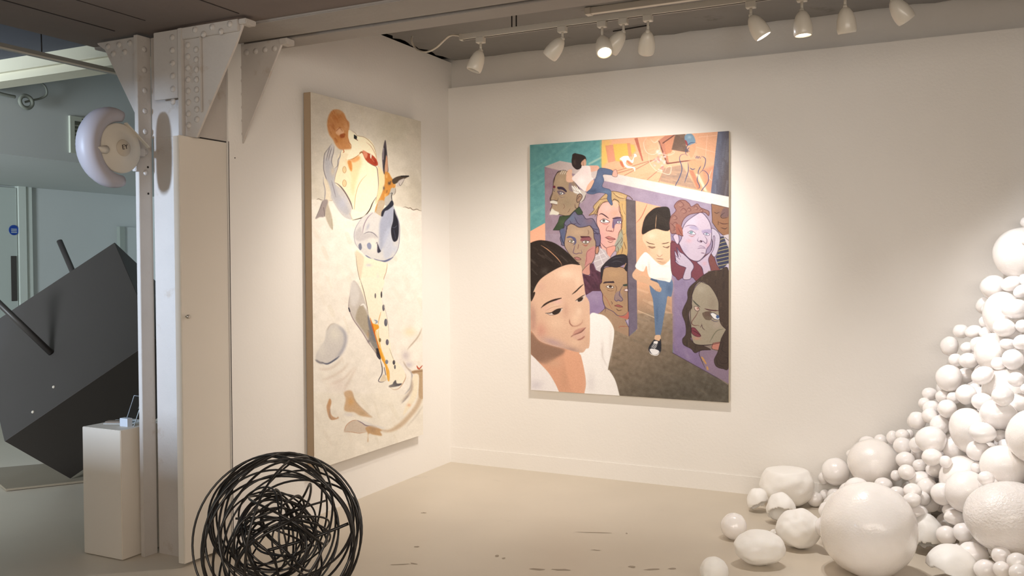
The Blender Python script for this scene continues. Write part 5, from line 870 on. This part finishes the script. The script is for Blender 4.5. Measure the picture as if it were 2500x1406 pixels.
spot_lamp(-2.052, (-3.55, 5.0, 1.35), .04, 'spotlight alone between the first one and the glowing one, tilted left', WG, 66, (1, .90, .77), 72, 1.0)
spot_lamp(-1.803, (-1.55, 4.45, 2.2), .06, 'spotlight with a warm glowing mouth facing the viewer', ((255, 224, 170), 20), 25, (1, .86, .7), 110, 1.0)
spot_lamp(-1.673, (-3.5, 5.15, .9), .045, 'spotlight just right of the warm glowing one, tilted left', WG, 120, (1, .92, .85), 95, 1.0)
spot_lamp(-1.528, (-2.1, 6.15, 1.3), .06, 'spotlight pointing straight down, right of the tilted one', WG, 138, (1, .93, .87), 100, 1.0, .02)
spot_lamp(-.955, (.25, 5.2, .8), .045, 'spotlight with a blue white lens tilted right', ((236, 240, 255), 26), 120, (1, .97, .96), 80, 1.0)
spot_lamp(-.692, (-.55, 4.9, .2), .05, 'spotlight with a bright warm lens pointing down', ((255, 226, 190), 26), 60, (1, .94, .88), 85, 1.0)
spot_lamp(-.479, (-.35, 5.4, .6), .06, 'second spotlight from the right end, unlit', None)
spot_lamp(-.256, (.85, 5.6, 1.2), .05, 'last spotlight at the right end of the row, tilted right', WG, 112, (.98, .98, 1), 72, 1.0)
# ================================================================ BACK ROOM THINGS
DK = mat('dark_metal_sheet', (66, 62, 60), .55, metal=.0, mott=.08, msc=1.5, spec=.4)
B0 = Vector((-4.958, 4.451, 1.093)); U = Vector((-5.765, 3.874, .407))-B0; V = Vector((-5.819, 4.835, 1.783))-B0; W = Vector((-5.022, 4.999, .708))-B0
bt = thing('tilted_box', 'big dark grey metal box tilted up on one corner, in the back room', 'sculpture', (-5.83, 4.42, 0)); bo = Vector((-5.83, 4.42, 0))
bm = bmesh.new(); vs = [bm.verts.new(B0+U*a+V*b+W*c-bo) for a in (0, 1) for b in (0, 1) for c in (0, 1)]
for f in ((0, 1, 3, 2), (4, 6, 7, 5), (0, 4, 5, 1), (2, 3, 7, 6), (0, 2, 6, 4), (1, 5, 7, 3)): bm.faces.new([vs[i] for i in f])
bmesh.ops.bevel(bm, geom=bm.edges[:], offset=.003, segments=1, affect='EDGES'); link('box_body', bm, DK, bt)
RD = mat('dark_rod', (58, 54, 52), .45)
N_ = (-W).normalized()
a = B0+U*.60+V*.42; tubeo('front_rod', [a-bo, Vector((-6.05, 3.95, 1.43))-bo], .022, RD, bt)
tubeo('rear_rod', [Vector((-6.944, 5.2, 1.82))-bo, Vector((-6.70, 5.2, 1.42))-bo, Vector((-6.0, 4.9, .9))-bo], .024, RD, bt)
for (s, t_) in ((.80, .07), (.645, .15)):
    bm = bmesh.new(); bmesh.ops.create_uvsphere(bm, u_segments=10, v_segments=6, radius=.011); o = link('bolt', bm, LW, bt, True); o.location = B0+U*s+V*t_-bo
wd = bmesh.new(); z_ = .005
pts = [(-5.99, 4.03, z_), (-5.70, 4.44, z_), (-6.3, 4.9, z_), (-6.75, 4.35, z_)]; ptt = [(p[0], p[1], .02) for p in pts]
v1 = [wd.verts.new(p) for p in pts]; v2 = [wd.verts.new(p) for p in ptt]; wd.faces.new(v1); wd.faces.new(v2)
for i in range(4): wd.faces.new((v1[i], v1[(i+1) % 4], v2[(i+1) % 4], v2[i]))
tag(link('floor_board', wd, mat('brown_grey_board', (146, 134, 116), .8)), 'flat brown grey board on the floor under the corner of the tilted box', 'board')
# plinth with leaflet holder
PM = mat('plinth_paint', (222, 212, 198), .6, mott=.02)
tag(boxo('plinth', (-4.305, -4.003, 3.345, 3.645, 0.004, .709), PM, None, .003), 'plain cream plinth standing on the floor left of the column', 'plinth')
AC = bpy.data.materials.new('clear_acrylic'); AC.use_nodes = True; b = AC.node_tree.nodes['Principled BSDF']; b.inputs['Base Color'].default_value = (.9, .95, 1, 1); b.inputs['Roughness'].default_value = .03; b.inputs['Transmission Weight'].default_value = 1; b.inputs['IOR'].default_value = 1.2
ED = mat('acrylic_edge', (190, 200, 206), .3)
ac = thing('leaflet_holder', 'clear acrylic leaflet holder standing on the plinth', 'leaflet holder', (-4.12, 3.47, .7095))
bm = bmesh.new(); box(bm, 0, .075, 0, .004, 0, .165)
for v in bm.verts: v.co.y += v.co.z*.18; v.co.x += v.co.z*.28
link('back_panel', bm, AC, ac)
def rodl(pts, n, par): tubeo(n, pts, .0022, ED, par, 6, True)
f = lambda x, z, y=0: (x+z*.28, y+z*.18, z)
rodl([f(0, .0), f(.075, 0), f(.075, .165), f(0, .165)], 'panel_edge', ac)
rodl([f(.035, .09, .03), f(.095, .09, .03), f(.095, .17, .03), f(.035, .17, .03)], 'panel_edge', ac)
bm = bmesh.new(); box(bm, .0, .06, -.03, .002, 0, .045); link('pocket', bm, mat('pale_leaflets', (200, 206, 214), .5), ac)
PP = mat('white_paper', (226, 228, 226), .7)
def paper(name, x, y, w_, h_, rz, z0, z1, m, label, cat):
    o = boxo(name, (-w_/2, w_/2, -h_/2, h_/2, z0, z1), m); o.location = (x, y, .7095); o.rotation_euler = (0, 0, R(rz)); return tag(o, label, cat)
paper('paper_sheet', -4.215, 3.535, .15, .13, 20, 0, .002, PP, 'pale paper sheet at the left corner of the plinth top', 'paper')
paper('paper_sheet', -4.10, 3.58, .12, .10, -8, .0, .002, PP, 'white paper sheet behind the leaflet holder on the plinth', 'paper')
paper('booklet', -4.235, 3.50, .085, .05, 28, .0025, .012, mat('brown_booklet', (132, 116, 100), .6), 'small brown booklet lying on the plinth', 'booklet')
# round wall-mounted object on the column
DM = mat('off_white_moulded_plastic', (206, 198, 184), .5, mott=.03, msc=10)
dc = thing('dished_fixture', 'round cream dished object with a pale crescent rim, fixed beside the column', 'fixture', (-3.86, 3.25, 2.21))
Mx = Matrix.Rotation(R(90), 4, 'Y')
bm = bmesh.new(); lathe(bm, [(-.06, .0001), (-.06, .05), (-.045, .10), (-.01, .128), (.0, .13), (.006, .124), (.004, .10), (.012, .08), (.018, .052), (.024, .046), (.026, .0001)], 40, Mx); link('dish', bm, DM, dc, True)
bm = bmesh.new(); lathe(bm, [(.026, .044), (.032, .040), (.034, .0001)], 28, Mx); link('hub', bm, mat('hub_plastic', (190, 178, 160), .5), dc, True)
# crescent: fat tapering sausage around the near side
pts, rr = [], []
for i in range(27):
    t = i/26; a = R(82+t*196); rad = .165+.012*math.sin(math.pi*t)
    pts.append((-.012-.01*math.sin(math.pi*t), math.cos(a)*rad*.98, math.sin(a)*rad*1.02)); rr.append(.058*max(.28, math.sin(math.pi*min(1, max(0, .10+t*.80)))**.6))
bm = bmesh.new(); tube(bm, pts, rr, 14); 
for s in (0, -1): pass
o = link('crescent_rim', bm, mat('smooth_pale_rim', (168, 163, 168), .45), dc, True); o['label'] = 'pale crescent rim'; o.scale = (1.0, 1, 1)
bm = bmesh.new(); tube(bm, [(.01, -.095, -.018), (.022, -.13, -.022), (.03, -.16, -.015)], [.022, .018, .004], 10); link('spout', bm, DM, dc, True)
bm = bmesh.new(); box(bm, -.004, .02, .03, .175, .06, .066)
for v in bm.verts: v.co.z += -(v.co.y-.03)*.75+.07
link('flap', bm, DM, dc)
boxo('bracket', (-.09, -.04, .10, .20, -.02, .02), STEEL, dc, .003)
boxo('bracket', (-.10, -.07, .16, .19, -.1, .1), STEEL, dc, .003)
fc = bpy.data.curves.new('maker_mark', 'FONT'); fc.body = 'EY'; fc.size = .034; fc.extrude = .0006; fc.align_x = 'CENTER'; fc.align_y = 'CENTER'
to = bpy.data.objects.new('maker_mark', fc); col.objects.link(to); bpy.context.view_layer.update()
me = bpy.data.meshes.new_from_object(to); bpy.data.objects.remove(to); to = bpy.data.objects.new('maker_mark', me); col.objects.link(to); me.materials.append(GAP)
to.parent = dc; to.location = (.0348, .002, .004); to.rotation_euler = (R(90), R(-12), R(90)); to['label'] = 'small black lettering'
# vent on the bulkhead
vt = thing('wall_vent', 'small louvred air vent on the bulkhead, behind the round dished object', 'vent', (-6.2, 4.74, 2.49))
VM = mat('vent_paint', (180, 186, 172), .6)
bm = bmesh.new()
for d in ((0, .02, 0, .36, 0, .035), (0, .02, 0, .36, .255, .29), (0, .02, 0, .04, .035, .255), (0, .02, .32, .36, .035, .255)): box(bm, *d)
link('frame', bm, VM, vt)
for k in range(7):
    bm = bmesh.new(); box(bm, .0, .014, .04, .32, .045+k*.03, .051+k*.03)
    for v in bm.verts: v.co.z += (v.co.x)*-.7
    link('slat', bm, VM, vt)
boxo('vent_back', (.0005, .002, .04, .32, .035, .255), mat('vent_dark', (110, 116, 106), .8), vt)
for z in (.015, .275): bm = bmesh.new(); lathe(bm, [(0, .006), (.002, 0.0001)], 8, Matrix.Translation((.0205, .11, z)) @ Mx); link('screw', bm, GAP, vt)
# trunking under the dark ceiling and wires
tk = thing('cable_trunking', 'long pale trunking hung under the ceiling left of the column', 'trunking', (-4.69, 1.2, 2.80))
boxo('trunk_body', (-.026, .016, 0, 2.95, 0, .03), mat('trunking_paint', (150, 146, 138), .5), tk, .002); boxo('trunk_lip', (.016, .020, 0, 2.95, -.003, .006), LW, tk)
tubeo('hanger', [(0, 2.22, .03), (-.004, 2.22, .195)], .0035, GAP, tk)
hc = thing('coiled_cable', 'grey cable looping into a small coil high on the bulkhead wall', 'cable', (-6.18, 4.35, 2.85))
CM = mat('grey_cable', (120, 124, 114), .6)
tubeo('cable', spline([(.0, .11, .15), (.02, .16, .12), (.03, .17, .06), (.02, .13, .02), (.02, .05, -.01), (.02, 0, -.03)]), .008, CM, hc)
tubeo('cable', spline([(.0, -.4, .03), (.02, -.2, .0), (.02, -.08, -.005)]), .012, CM, hc)
tubeo('coil', [(.03, .05*math.cos(a), -.03+.045*math.sin(a)) for a in np.linspace(0, 2*math.pi, 25)[:-1]], .015, CM, hc, closed=True)
# ================================================================ TANGLED WIRE BALL
WM = mat('black_wire', (22, 19, 18), .32, mott=.2, msc=20, spec=.6)
wb = thing('wire_ball', 'large black tangled wire ball on the floor in front of the left painting', 'sculpture', (-2.70, 3.10, 0))
rnd = random.Random(21)
def ring(cx, nrm, rad, wob, rw, name='wire_hoop', ell=1.0):
    nrm = Vector(nrm).normalized(); a = nrm.orthogonal().normalized(); b = nrm.cross(a); ph = rnd.uniform(0, 6.28); k = rnd.choice((2, 3)); p2 = rnd.uniform(0, 6.28)
    a, b = a*math.cos(ph)+b*math.sin(ph), b*math.cos(ph)-a*math.sin(ph); pts = []
    for i in range(64):
        t = 2*math.pi*i/64; rr = rad*(1+wob*.35*math.sin(2*t+p2))
        pts.append(Vector(cx)+a*rr*math.cos(t)+b*rr*ell*math.sin(t)+nrm*(rad*wob*math.sin(k*t+p2*1.7)))
    m = max((p-Vector((0, 0, .379))).length for p in pts)
    if m > .374: pts = [Vector((0, 0, .379))+(p-Vector((0, 0, .379)))*(.374/m) for p in pts]
    return tubeo(name, pts, rw, WM, wb, 7, True)
C0 = Vector((0, 0, .379)); vd = Vector((-2.70, 3.10, -1.22)).normalized(); rt = Vector((0, 0, 1)).cross(vd).normalized()*-1; up = rt.cross(vd)*1
def dirn(az, el):   # tilt away from the line of sight
    return (vd+rt*math.tan(R(az))+up*math.tan(R(el)))
for i, (az, el, off, rad) in enumerate(((0, 0, 0, .372), (20, 6, .05, .36), (-16, 14, -.08, .352), (26, -16, .12, .335), (-30, -8, -.10, .345), (12, 30, .16, .32), (-8, -34, -.15, .315),
        (38, 24, .02, .37), (-46, 28, .06, .36), (58, -36, 0, .37), (-66, 35, -.03, .36), (2, 4, .2, .27), (-10, 2, .14, .30))):
    n_ = dirn(az, el).normalized(); ring(C0+n_*off, n_, rad, .035, .005)
def rdir():
    while True:
        v = Vector((rnd.uniform(-1, 1), rnd.uniform(-1, 1), rnd.uniform(-1, 1)))
        if .1 < v.length < 1: return v.normalized()
for i in range(5):
    n_ = rdir(); ring(C0+n_*rnd.uniform(-.12, .12), n_, rnd.uniform(.31, .36), .08, .0055)
for i in range(23):
    n_ = rdir(); c = C0+Vector((rnd.uniform(-.03, .03), rnd.uniform(-.03, .03), rnd.uniform(-.05, .02)))-rt*0.01
    ring(c+n_*rnd.uniform(-.09, .09), n_, rnd.uniform(.15, .245), .1, rnd.choice((.0045, .0055)), 'inner_hoop', rnd.uniform(.75, 1))
for i in range(4):
    n_ = rdir(); a_ = rdir(); a = C0+n_*.22; b = C0-n_*.22+a_*.1; tubeo('inner_rod', spline([a, (a+b)/2+a_*.05, b]), .005, WM, wb, 6)
a = C0+rt*.31+up*-.0+Vector((0, 0, .03)); tubeo('loose_end', spline([C0-rt*.05-up*.06, C0+rt*.15-up*.02, a]), .0075, WM, wb, 7)
# ================================================================ PILE OF WHITE BALLS
BW = mat('glossy_white_shell', (252, 247, 244), .22, mott=.02, msc=6, bump=.05, bsc=25, coat=.4, sss=.12)
BC = mat('crumpled_white_shell', (252, 246, 241), .26, mott=.03, msc=6, bump=.16, bsc=22, coat=.3, sss=.12)
BT = mat('matte_white_shell', (252, 249, 244), .55, mott=.03, msc=6, bump=.3, bsc=18, sss=.1)
def ballmesh(name, amp, seed, m, sub=4, taper=0):
    bm = bmesh.new(); bmesh.ops.create_icosphere(bm, subdivisions=sub, radius=1)
    for v in bm.verts:
        n = noise.noise(v.co*1.3+Vector((seed*7.1, seed*3.3, 0)))*amp+noise.noise(v.co*3.1+Vector((seed, 0, seed*5)))*amp*.35
        c = v.co*(1+n)
        if taper and c.z < 0: c.x *= 1-taper*c.z*c.z; c.y *= 1-taper*c.z*c.z
        v.co = c
    me = bpy.data.meshes.new(name); bm.to_mesh(me); bm.free()
    for p in me.polygons: p.use_smooth = True
    me.materials.append(m); return me
SM = [ballmesh('ball', .045, i, BW, 4, t) for i, t in enumerate((0, .12, 0, .2, 0, .08))]
BP = mat('pitted_white_shell', (250, 244, 240), .24, mott=.04, msc=7, bump=.55, bsc=16, coat=.4, sss=.1)
LM_ = [ballmesh('ball', .035, 20+i, BC, 5) for i in range(4)]
def ballo(me, loc, s, rot=(0, 0, 0)):
    o = bpy.data.objects.new('ball', me); col.objects.link(o); o.location = loc; o.scale = s; o.rotation_euler = rot; o['category'] = 'ball'; return o
NAMES = {'A': 'the big topmost ball', 'B': 'the left ball under the top one', 'C': 'the wide ball below the top ball', 'D': 'the oval ball at mid right edge', 'E': 'the large dull teardrop ball',
 'F': 'the tilted bean shaped ball', 'G': 'the ball at the left shoulder', 'H': 'the wide half hidden upper ball', 'I': 'the potato shaped ball', 'J': 'the large egg shaped middle ball', 'K': 'the large pointed topped ball',
 'L': 'the big ball cut by the right edge', 'M': 'the large right middle ball', 'N': 'the wide ball in the pile centre', 'O': 'the large lower middle ball', 'P': 'the huge pitted ball at lower right',
 'Q': 'the lone lower front ball', 'R': 'the large cream ball at the pile left', 'S': 'the dull ball against the baseboard', 'T': 'the small ball near the baseboard', 'U': 'the outlying left floor ball', 'Z': 'the biggest floor ball in front'}
OWN = {'A': 'big white ball on top of the pile, cut by the picture edge', 'B': 'white ball on the left just under the big topmost ball', 'C': 'wide white ball below the topmost ball, at the right edge',
 'D': 'oval white ball in front of the wide upper ball', 'E': 'large dull white teardrop shaped ball high on the left slope', 'F': 'tilted bean shaped white ball at the upper left slope',
 'G': 'round white ball sticking out at the left shoulder of the pile', 'H': 'wide white ball at upper right, half hidden by smaller balls', 'I': 'potato shaped white ball lying on its side at mid height',
 'J': 'large egg shaped white ball in the middle of the pile', 'K': 'large white ball with a pointed top, left middle of pile', 'L': 'big white ball cut off by the right picture edge, mid height',
 'M': 'large shiny white ball right of centre in the pile', 'N': 'wide cream white ball, low in the pile centre, mostly covered', 'O': 'large shiny ball left of the huge pitted one',
 'P': 'huge pitted white ball at the lower right edge', 'Q': 'white ball alone in front below the huge pitted ball', 'R': 'large cream ball at the left foot of the pile slope',
 'S': 'dull white ball against the baseboard at the far left of pile', 'T': 'small shiny ball on the floor near the baseboard', 'U': 'small white ball with a little tip, furthest left on floor',
 'Z': 'biggest white ball on the floor in front of the pile'}
cw = Vector((math.cos(yaw), math.sin(yaw), 0)); fw = Vector((-math.sin(yaw), math.cos(yaw), 0))
lmk = {b[6]: b for b in BALLS if b[6]}
sizes = lambda r: 'tiny' if r < .033 else 'small' if r < .048 else 'medium' if r < .075 else 'large'
DIRS = ['right of', 'upper right of', 'above', 'upper left of', 'left of', 'lower left of', 'below', 'lower right of']
keys = {}
for i, b in enumerate(BALLS):
    x, y, z, rx, rz, an, k, px, py = b
    big = max(rx, rz) > .1
    me = (LM_[i % 4] if big or k in 'EZPR' and k else SM[i % 6])
    o = ballo(me, (x, y, z), (rx*1.05, .525*(rx+rz), rz*1.05), (0, R(-an if 0 else an), 0)); o['group'] = 'white balls heaped in the corner'
    o.rotation_euler = (Matrix.Rotation(yaw, 3, 'Z') @ Matrix.Rotation(R(an), 3, 'Y')).to_euler()
    if k == 'P': o.data = o.data.copy(); o.data.materials[0] = BP
    if k: o['label'] = OWN[k]; continue
    best = sorted(lmk.values(), key=lambda L: (math.hypot(L[7]-px, L[8]-py)-.8*max(L[3], L[4])*420))[0]
    ang = math.degrees(math.atan2(-(py-best[8]), px-best[7])) % 360
    keys.setdefault((sizes(.5*(rx+rz)), DIRS[int((ang+22.5)//45) % 8], best[6]), []).append((math.hypot(px-best[7], py-best[8]), px, py, o))
ORD = ['nearest', 'second nearest', 'third nearest', 'fourth nearest', 'fifth nearest', 'sixth nearest', 'seventh nearest']
for (sz, dr, k), L in keys.items():
    L.sort(key=lambda t: t[0])
    for j, t in enumerate(L):
        t[3]['label'] = '%s glossy ball %s %s' % (sz, dr, NAMES[k]) + ('' if len(L) == 1 else ', %s one' % ORD[j])
FILL = [f for f in FILL if math.hypot(f[0]-.035, f[1]-4.91)+abs(f[2]-.1)*.5 > .26 and math.hypot(f[0]+.095, f[1]-5.36)+abs(f[2]-.1)*.5 > .2]
for i, (x, y, z, r) in enumerate(FILL):
    o = ballo(SM[i % 6], (x, y, z), (r, r, r), (i, i*.7, 0)); o['label'] = 'white ball buried in the gaps inside the heap of balls'; o['group'] = 'balls buried inside the heap'
# the heap goes on to the right of the picture
rnd = random.Random(9); placed = [(b[0], b[1], b[2], max(b[3], b[4])*1.05) for b in BALLS]+list(FILL); more = 0
ch, sh_ = math.cos(yaw), math.sin(yaw)
for t in range(6000):
    r = rnd.choice((.06, .08, .08, .1, .13, .2)); x = rnd.uniform(.3, 1.6); y = rnd.uniform(4.75, 6.15); z = rnd.uniform(r, 1.9)
    zc = -x*sh_+y*ch; px = 1250+2164*(x*ch+y*sh_)/zc
    if px-2164*r/zc < 2512 or y > 6.17-r or z > 1.95-1.1*abs(x-.5)-.75*(6.1-y)*(.5 if z < .8 else 1): continue
    if any((x-a)**2+(y-b)**2+(z-c)**2 < (r+d)**2*.98 for a, b, c, d in placed): continue
    placed.append((x, y, z, r)); o = ballo(SM[t % 6] if r < .12 else LM_[t % 4], (x, y, z), (r, r, r), (t, t*.3, 0)); more += 1
    o['label'] = 'white ball in the right hand part of the heap, past the picture edge'; o['group'] = 'balls of the heap past the picture edge'
    if more > 70: break
# broken and open shells lying on the floor
def shell(name, label, loc, rx, ry, rz, cut, n, jag, thick, m, seed, rot=(0, 0, 0), cat='broken shell'):
    bm = bmesh.new(); bmesh.ops.create_icosphere(bm, subdivisions=5, radius=1); n = Vector(n).normalized()
    kill = [v for v in bm.verts if v.co.dot(n) > cut+jag*noise.noise(v.co*2.6+Vector((seed*3.7, 0, 0)))]
    bmesh.ops.delete(bm, geom=kill, context='VERTS')
    for v in bm.verts:
        k = 1+.09*noise.noise(v.co*1.7+Vector((seed*2.2, 1, 0))); v.co = Vector((v.co.x*rx*k, v.co.y*ry*k, v.co.z*rz*k))
    me = bpy.data.meshes.new(name); bm.to_mesh(me); bm.free()
    for p in me.polygons: p.use_smooth = True
    me.materials.append(m); o = bpy.data.objects.new(name, me); col.objects.link(o); o.rotation_euler = [R(a) for a in rot]
    s = o.modifiers.new('thickness', 'SOLIDIFY'); s.thickness = thick; s.offset = -1
    bpy.context.view_layer.update(); mn = min((o.matrix_world @ v.co).z for v in me.vertices); o.location = (loc[0], loc[1], -mn+.001)
    tag(o, label, cat); return o
tz = (-.441, .898, 0)
def lump(name, label, loc, rx, ry, rz, seed, rot=0, flat=0, m=None, cat='lump', amp=.16):
    bm = bmesh.new(); bmesh.ops.create_icosphere(bm, subdivisions=5, radius=1)
    for v in bm.verts:
        d = 1+amp*noise.noise(v.co*1.2+Vector((seed*5.1, 0, 0)))+amp*.4*noise.noise(v.co*2.9+Vector((0, seed*3.1, 0))); c = v.co*d
        if flat and c.z > flat: c.z = flat+(c.z-flat)*.18
        v.co = Vector((c.x*rx, c.y*ry, c.z*rz))
    me = bpy.data.meshes.new(name); bm.to_mesh(me); bm.free()
    for p in me.polygons: p.use_smooth = True
    me.materials.append(m or BT); o = bpy.data.objects.new(name, me); col.objects.link(o); o.rotation_euler = (0, 0, R(rot)); mn = min(v.co.z for v in me.vertices)
    o.location = (loc[0], loc[1], -mn+.001); tag(o, label, cat); return o
lump('broken_ball', 'large squashed white ball with a flat top, by the baseboard', (-.94, 5.995, 0), .165, .15, .15, 3, 25, .62, BT, 'broken ball', .12)
lump('egg_shaped_ball', 'smooth egg shaped white lump lying apart on the floor', (-.885, 4.76, 0), .128, .11, .088, 5, 26, 0, BT, 'ball', .10)
lump('ball', 'white ball on the floor cut off by the bottom picture edge', (-1.03, 4.36, 0), .07, .07, .07, 8, 0, 0, BT, 'ball', .06)
lump('broken_ball', 'large white half ball with a creased side, left of the biggest ball', (-.735, 5.13, 0), .122, .10, .108, 12, 26, 0, BT, 'broken ball', .13)
shell('broken_shell', 'small white half shell with a ragged rim below the squashed ball', (-1.085, 5.78, 0), .066, .062, .085, .35, (.4, -.2, -.9), .12, .008, BT, 1, (0, 0, 0))
shell('broken_shell', 'open white half shell showing its shaded hollow, on the floor', (-.905, 5.57, 0), .088, .08, .105, .30, (.12, -.55, -.83), .08, .012, BT, 2, (0, 0, 0))
lump('shell_fragment', 'tiny white fragment touching the creased half ball', (-.885, 5.19, 0), .03, .02, .035, 14, 30, 0, BT, 'fragment', .3)
shell('broken_shell', 'white half shell with a brown ragged bottom, right of the biggest ball', (-.095, 5.36, 0), .092, .085, .118, .45, (.1, -.3, -.95), .12, .012, BT, 4, (0, 0, 0))
shell('broken_shell', 'large creased white shell piece at the bottom edge, right of the biggest ball', (.035, 4.91, 0), .128, .12, .115, .3, (-.1, -.1, -.95), .1, .012, BT, 5, (0, 14, 20))
shell('broken_shell', 'low white shell piece in front of the large creased shell', (.06, 4.72, 0), .08, .08, .055, .2, (0, 0, -1), .2, .01, BT, 6, (0, 0, 0))
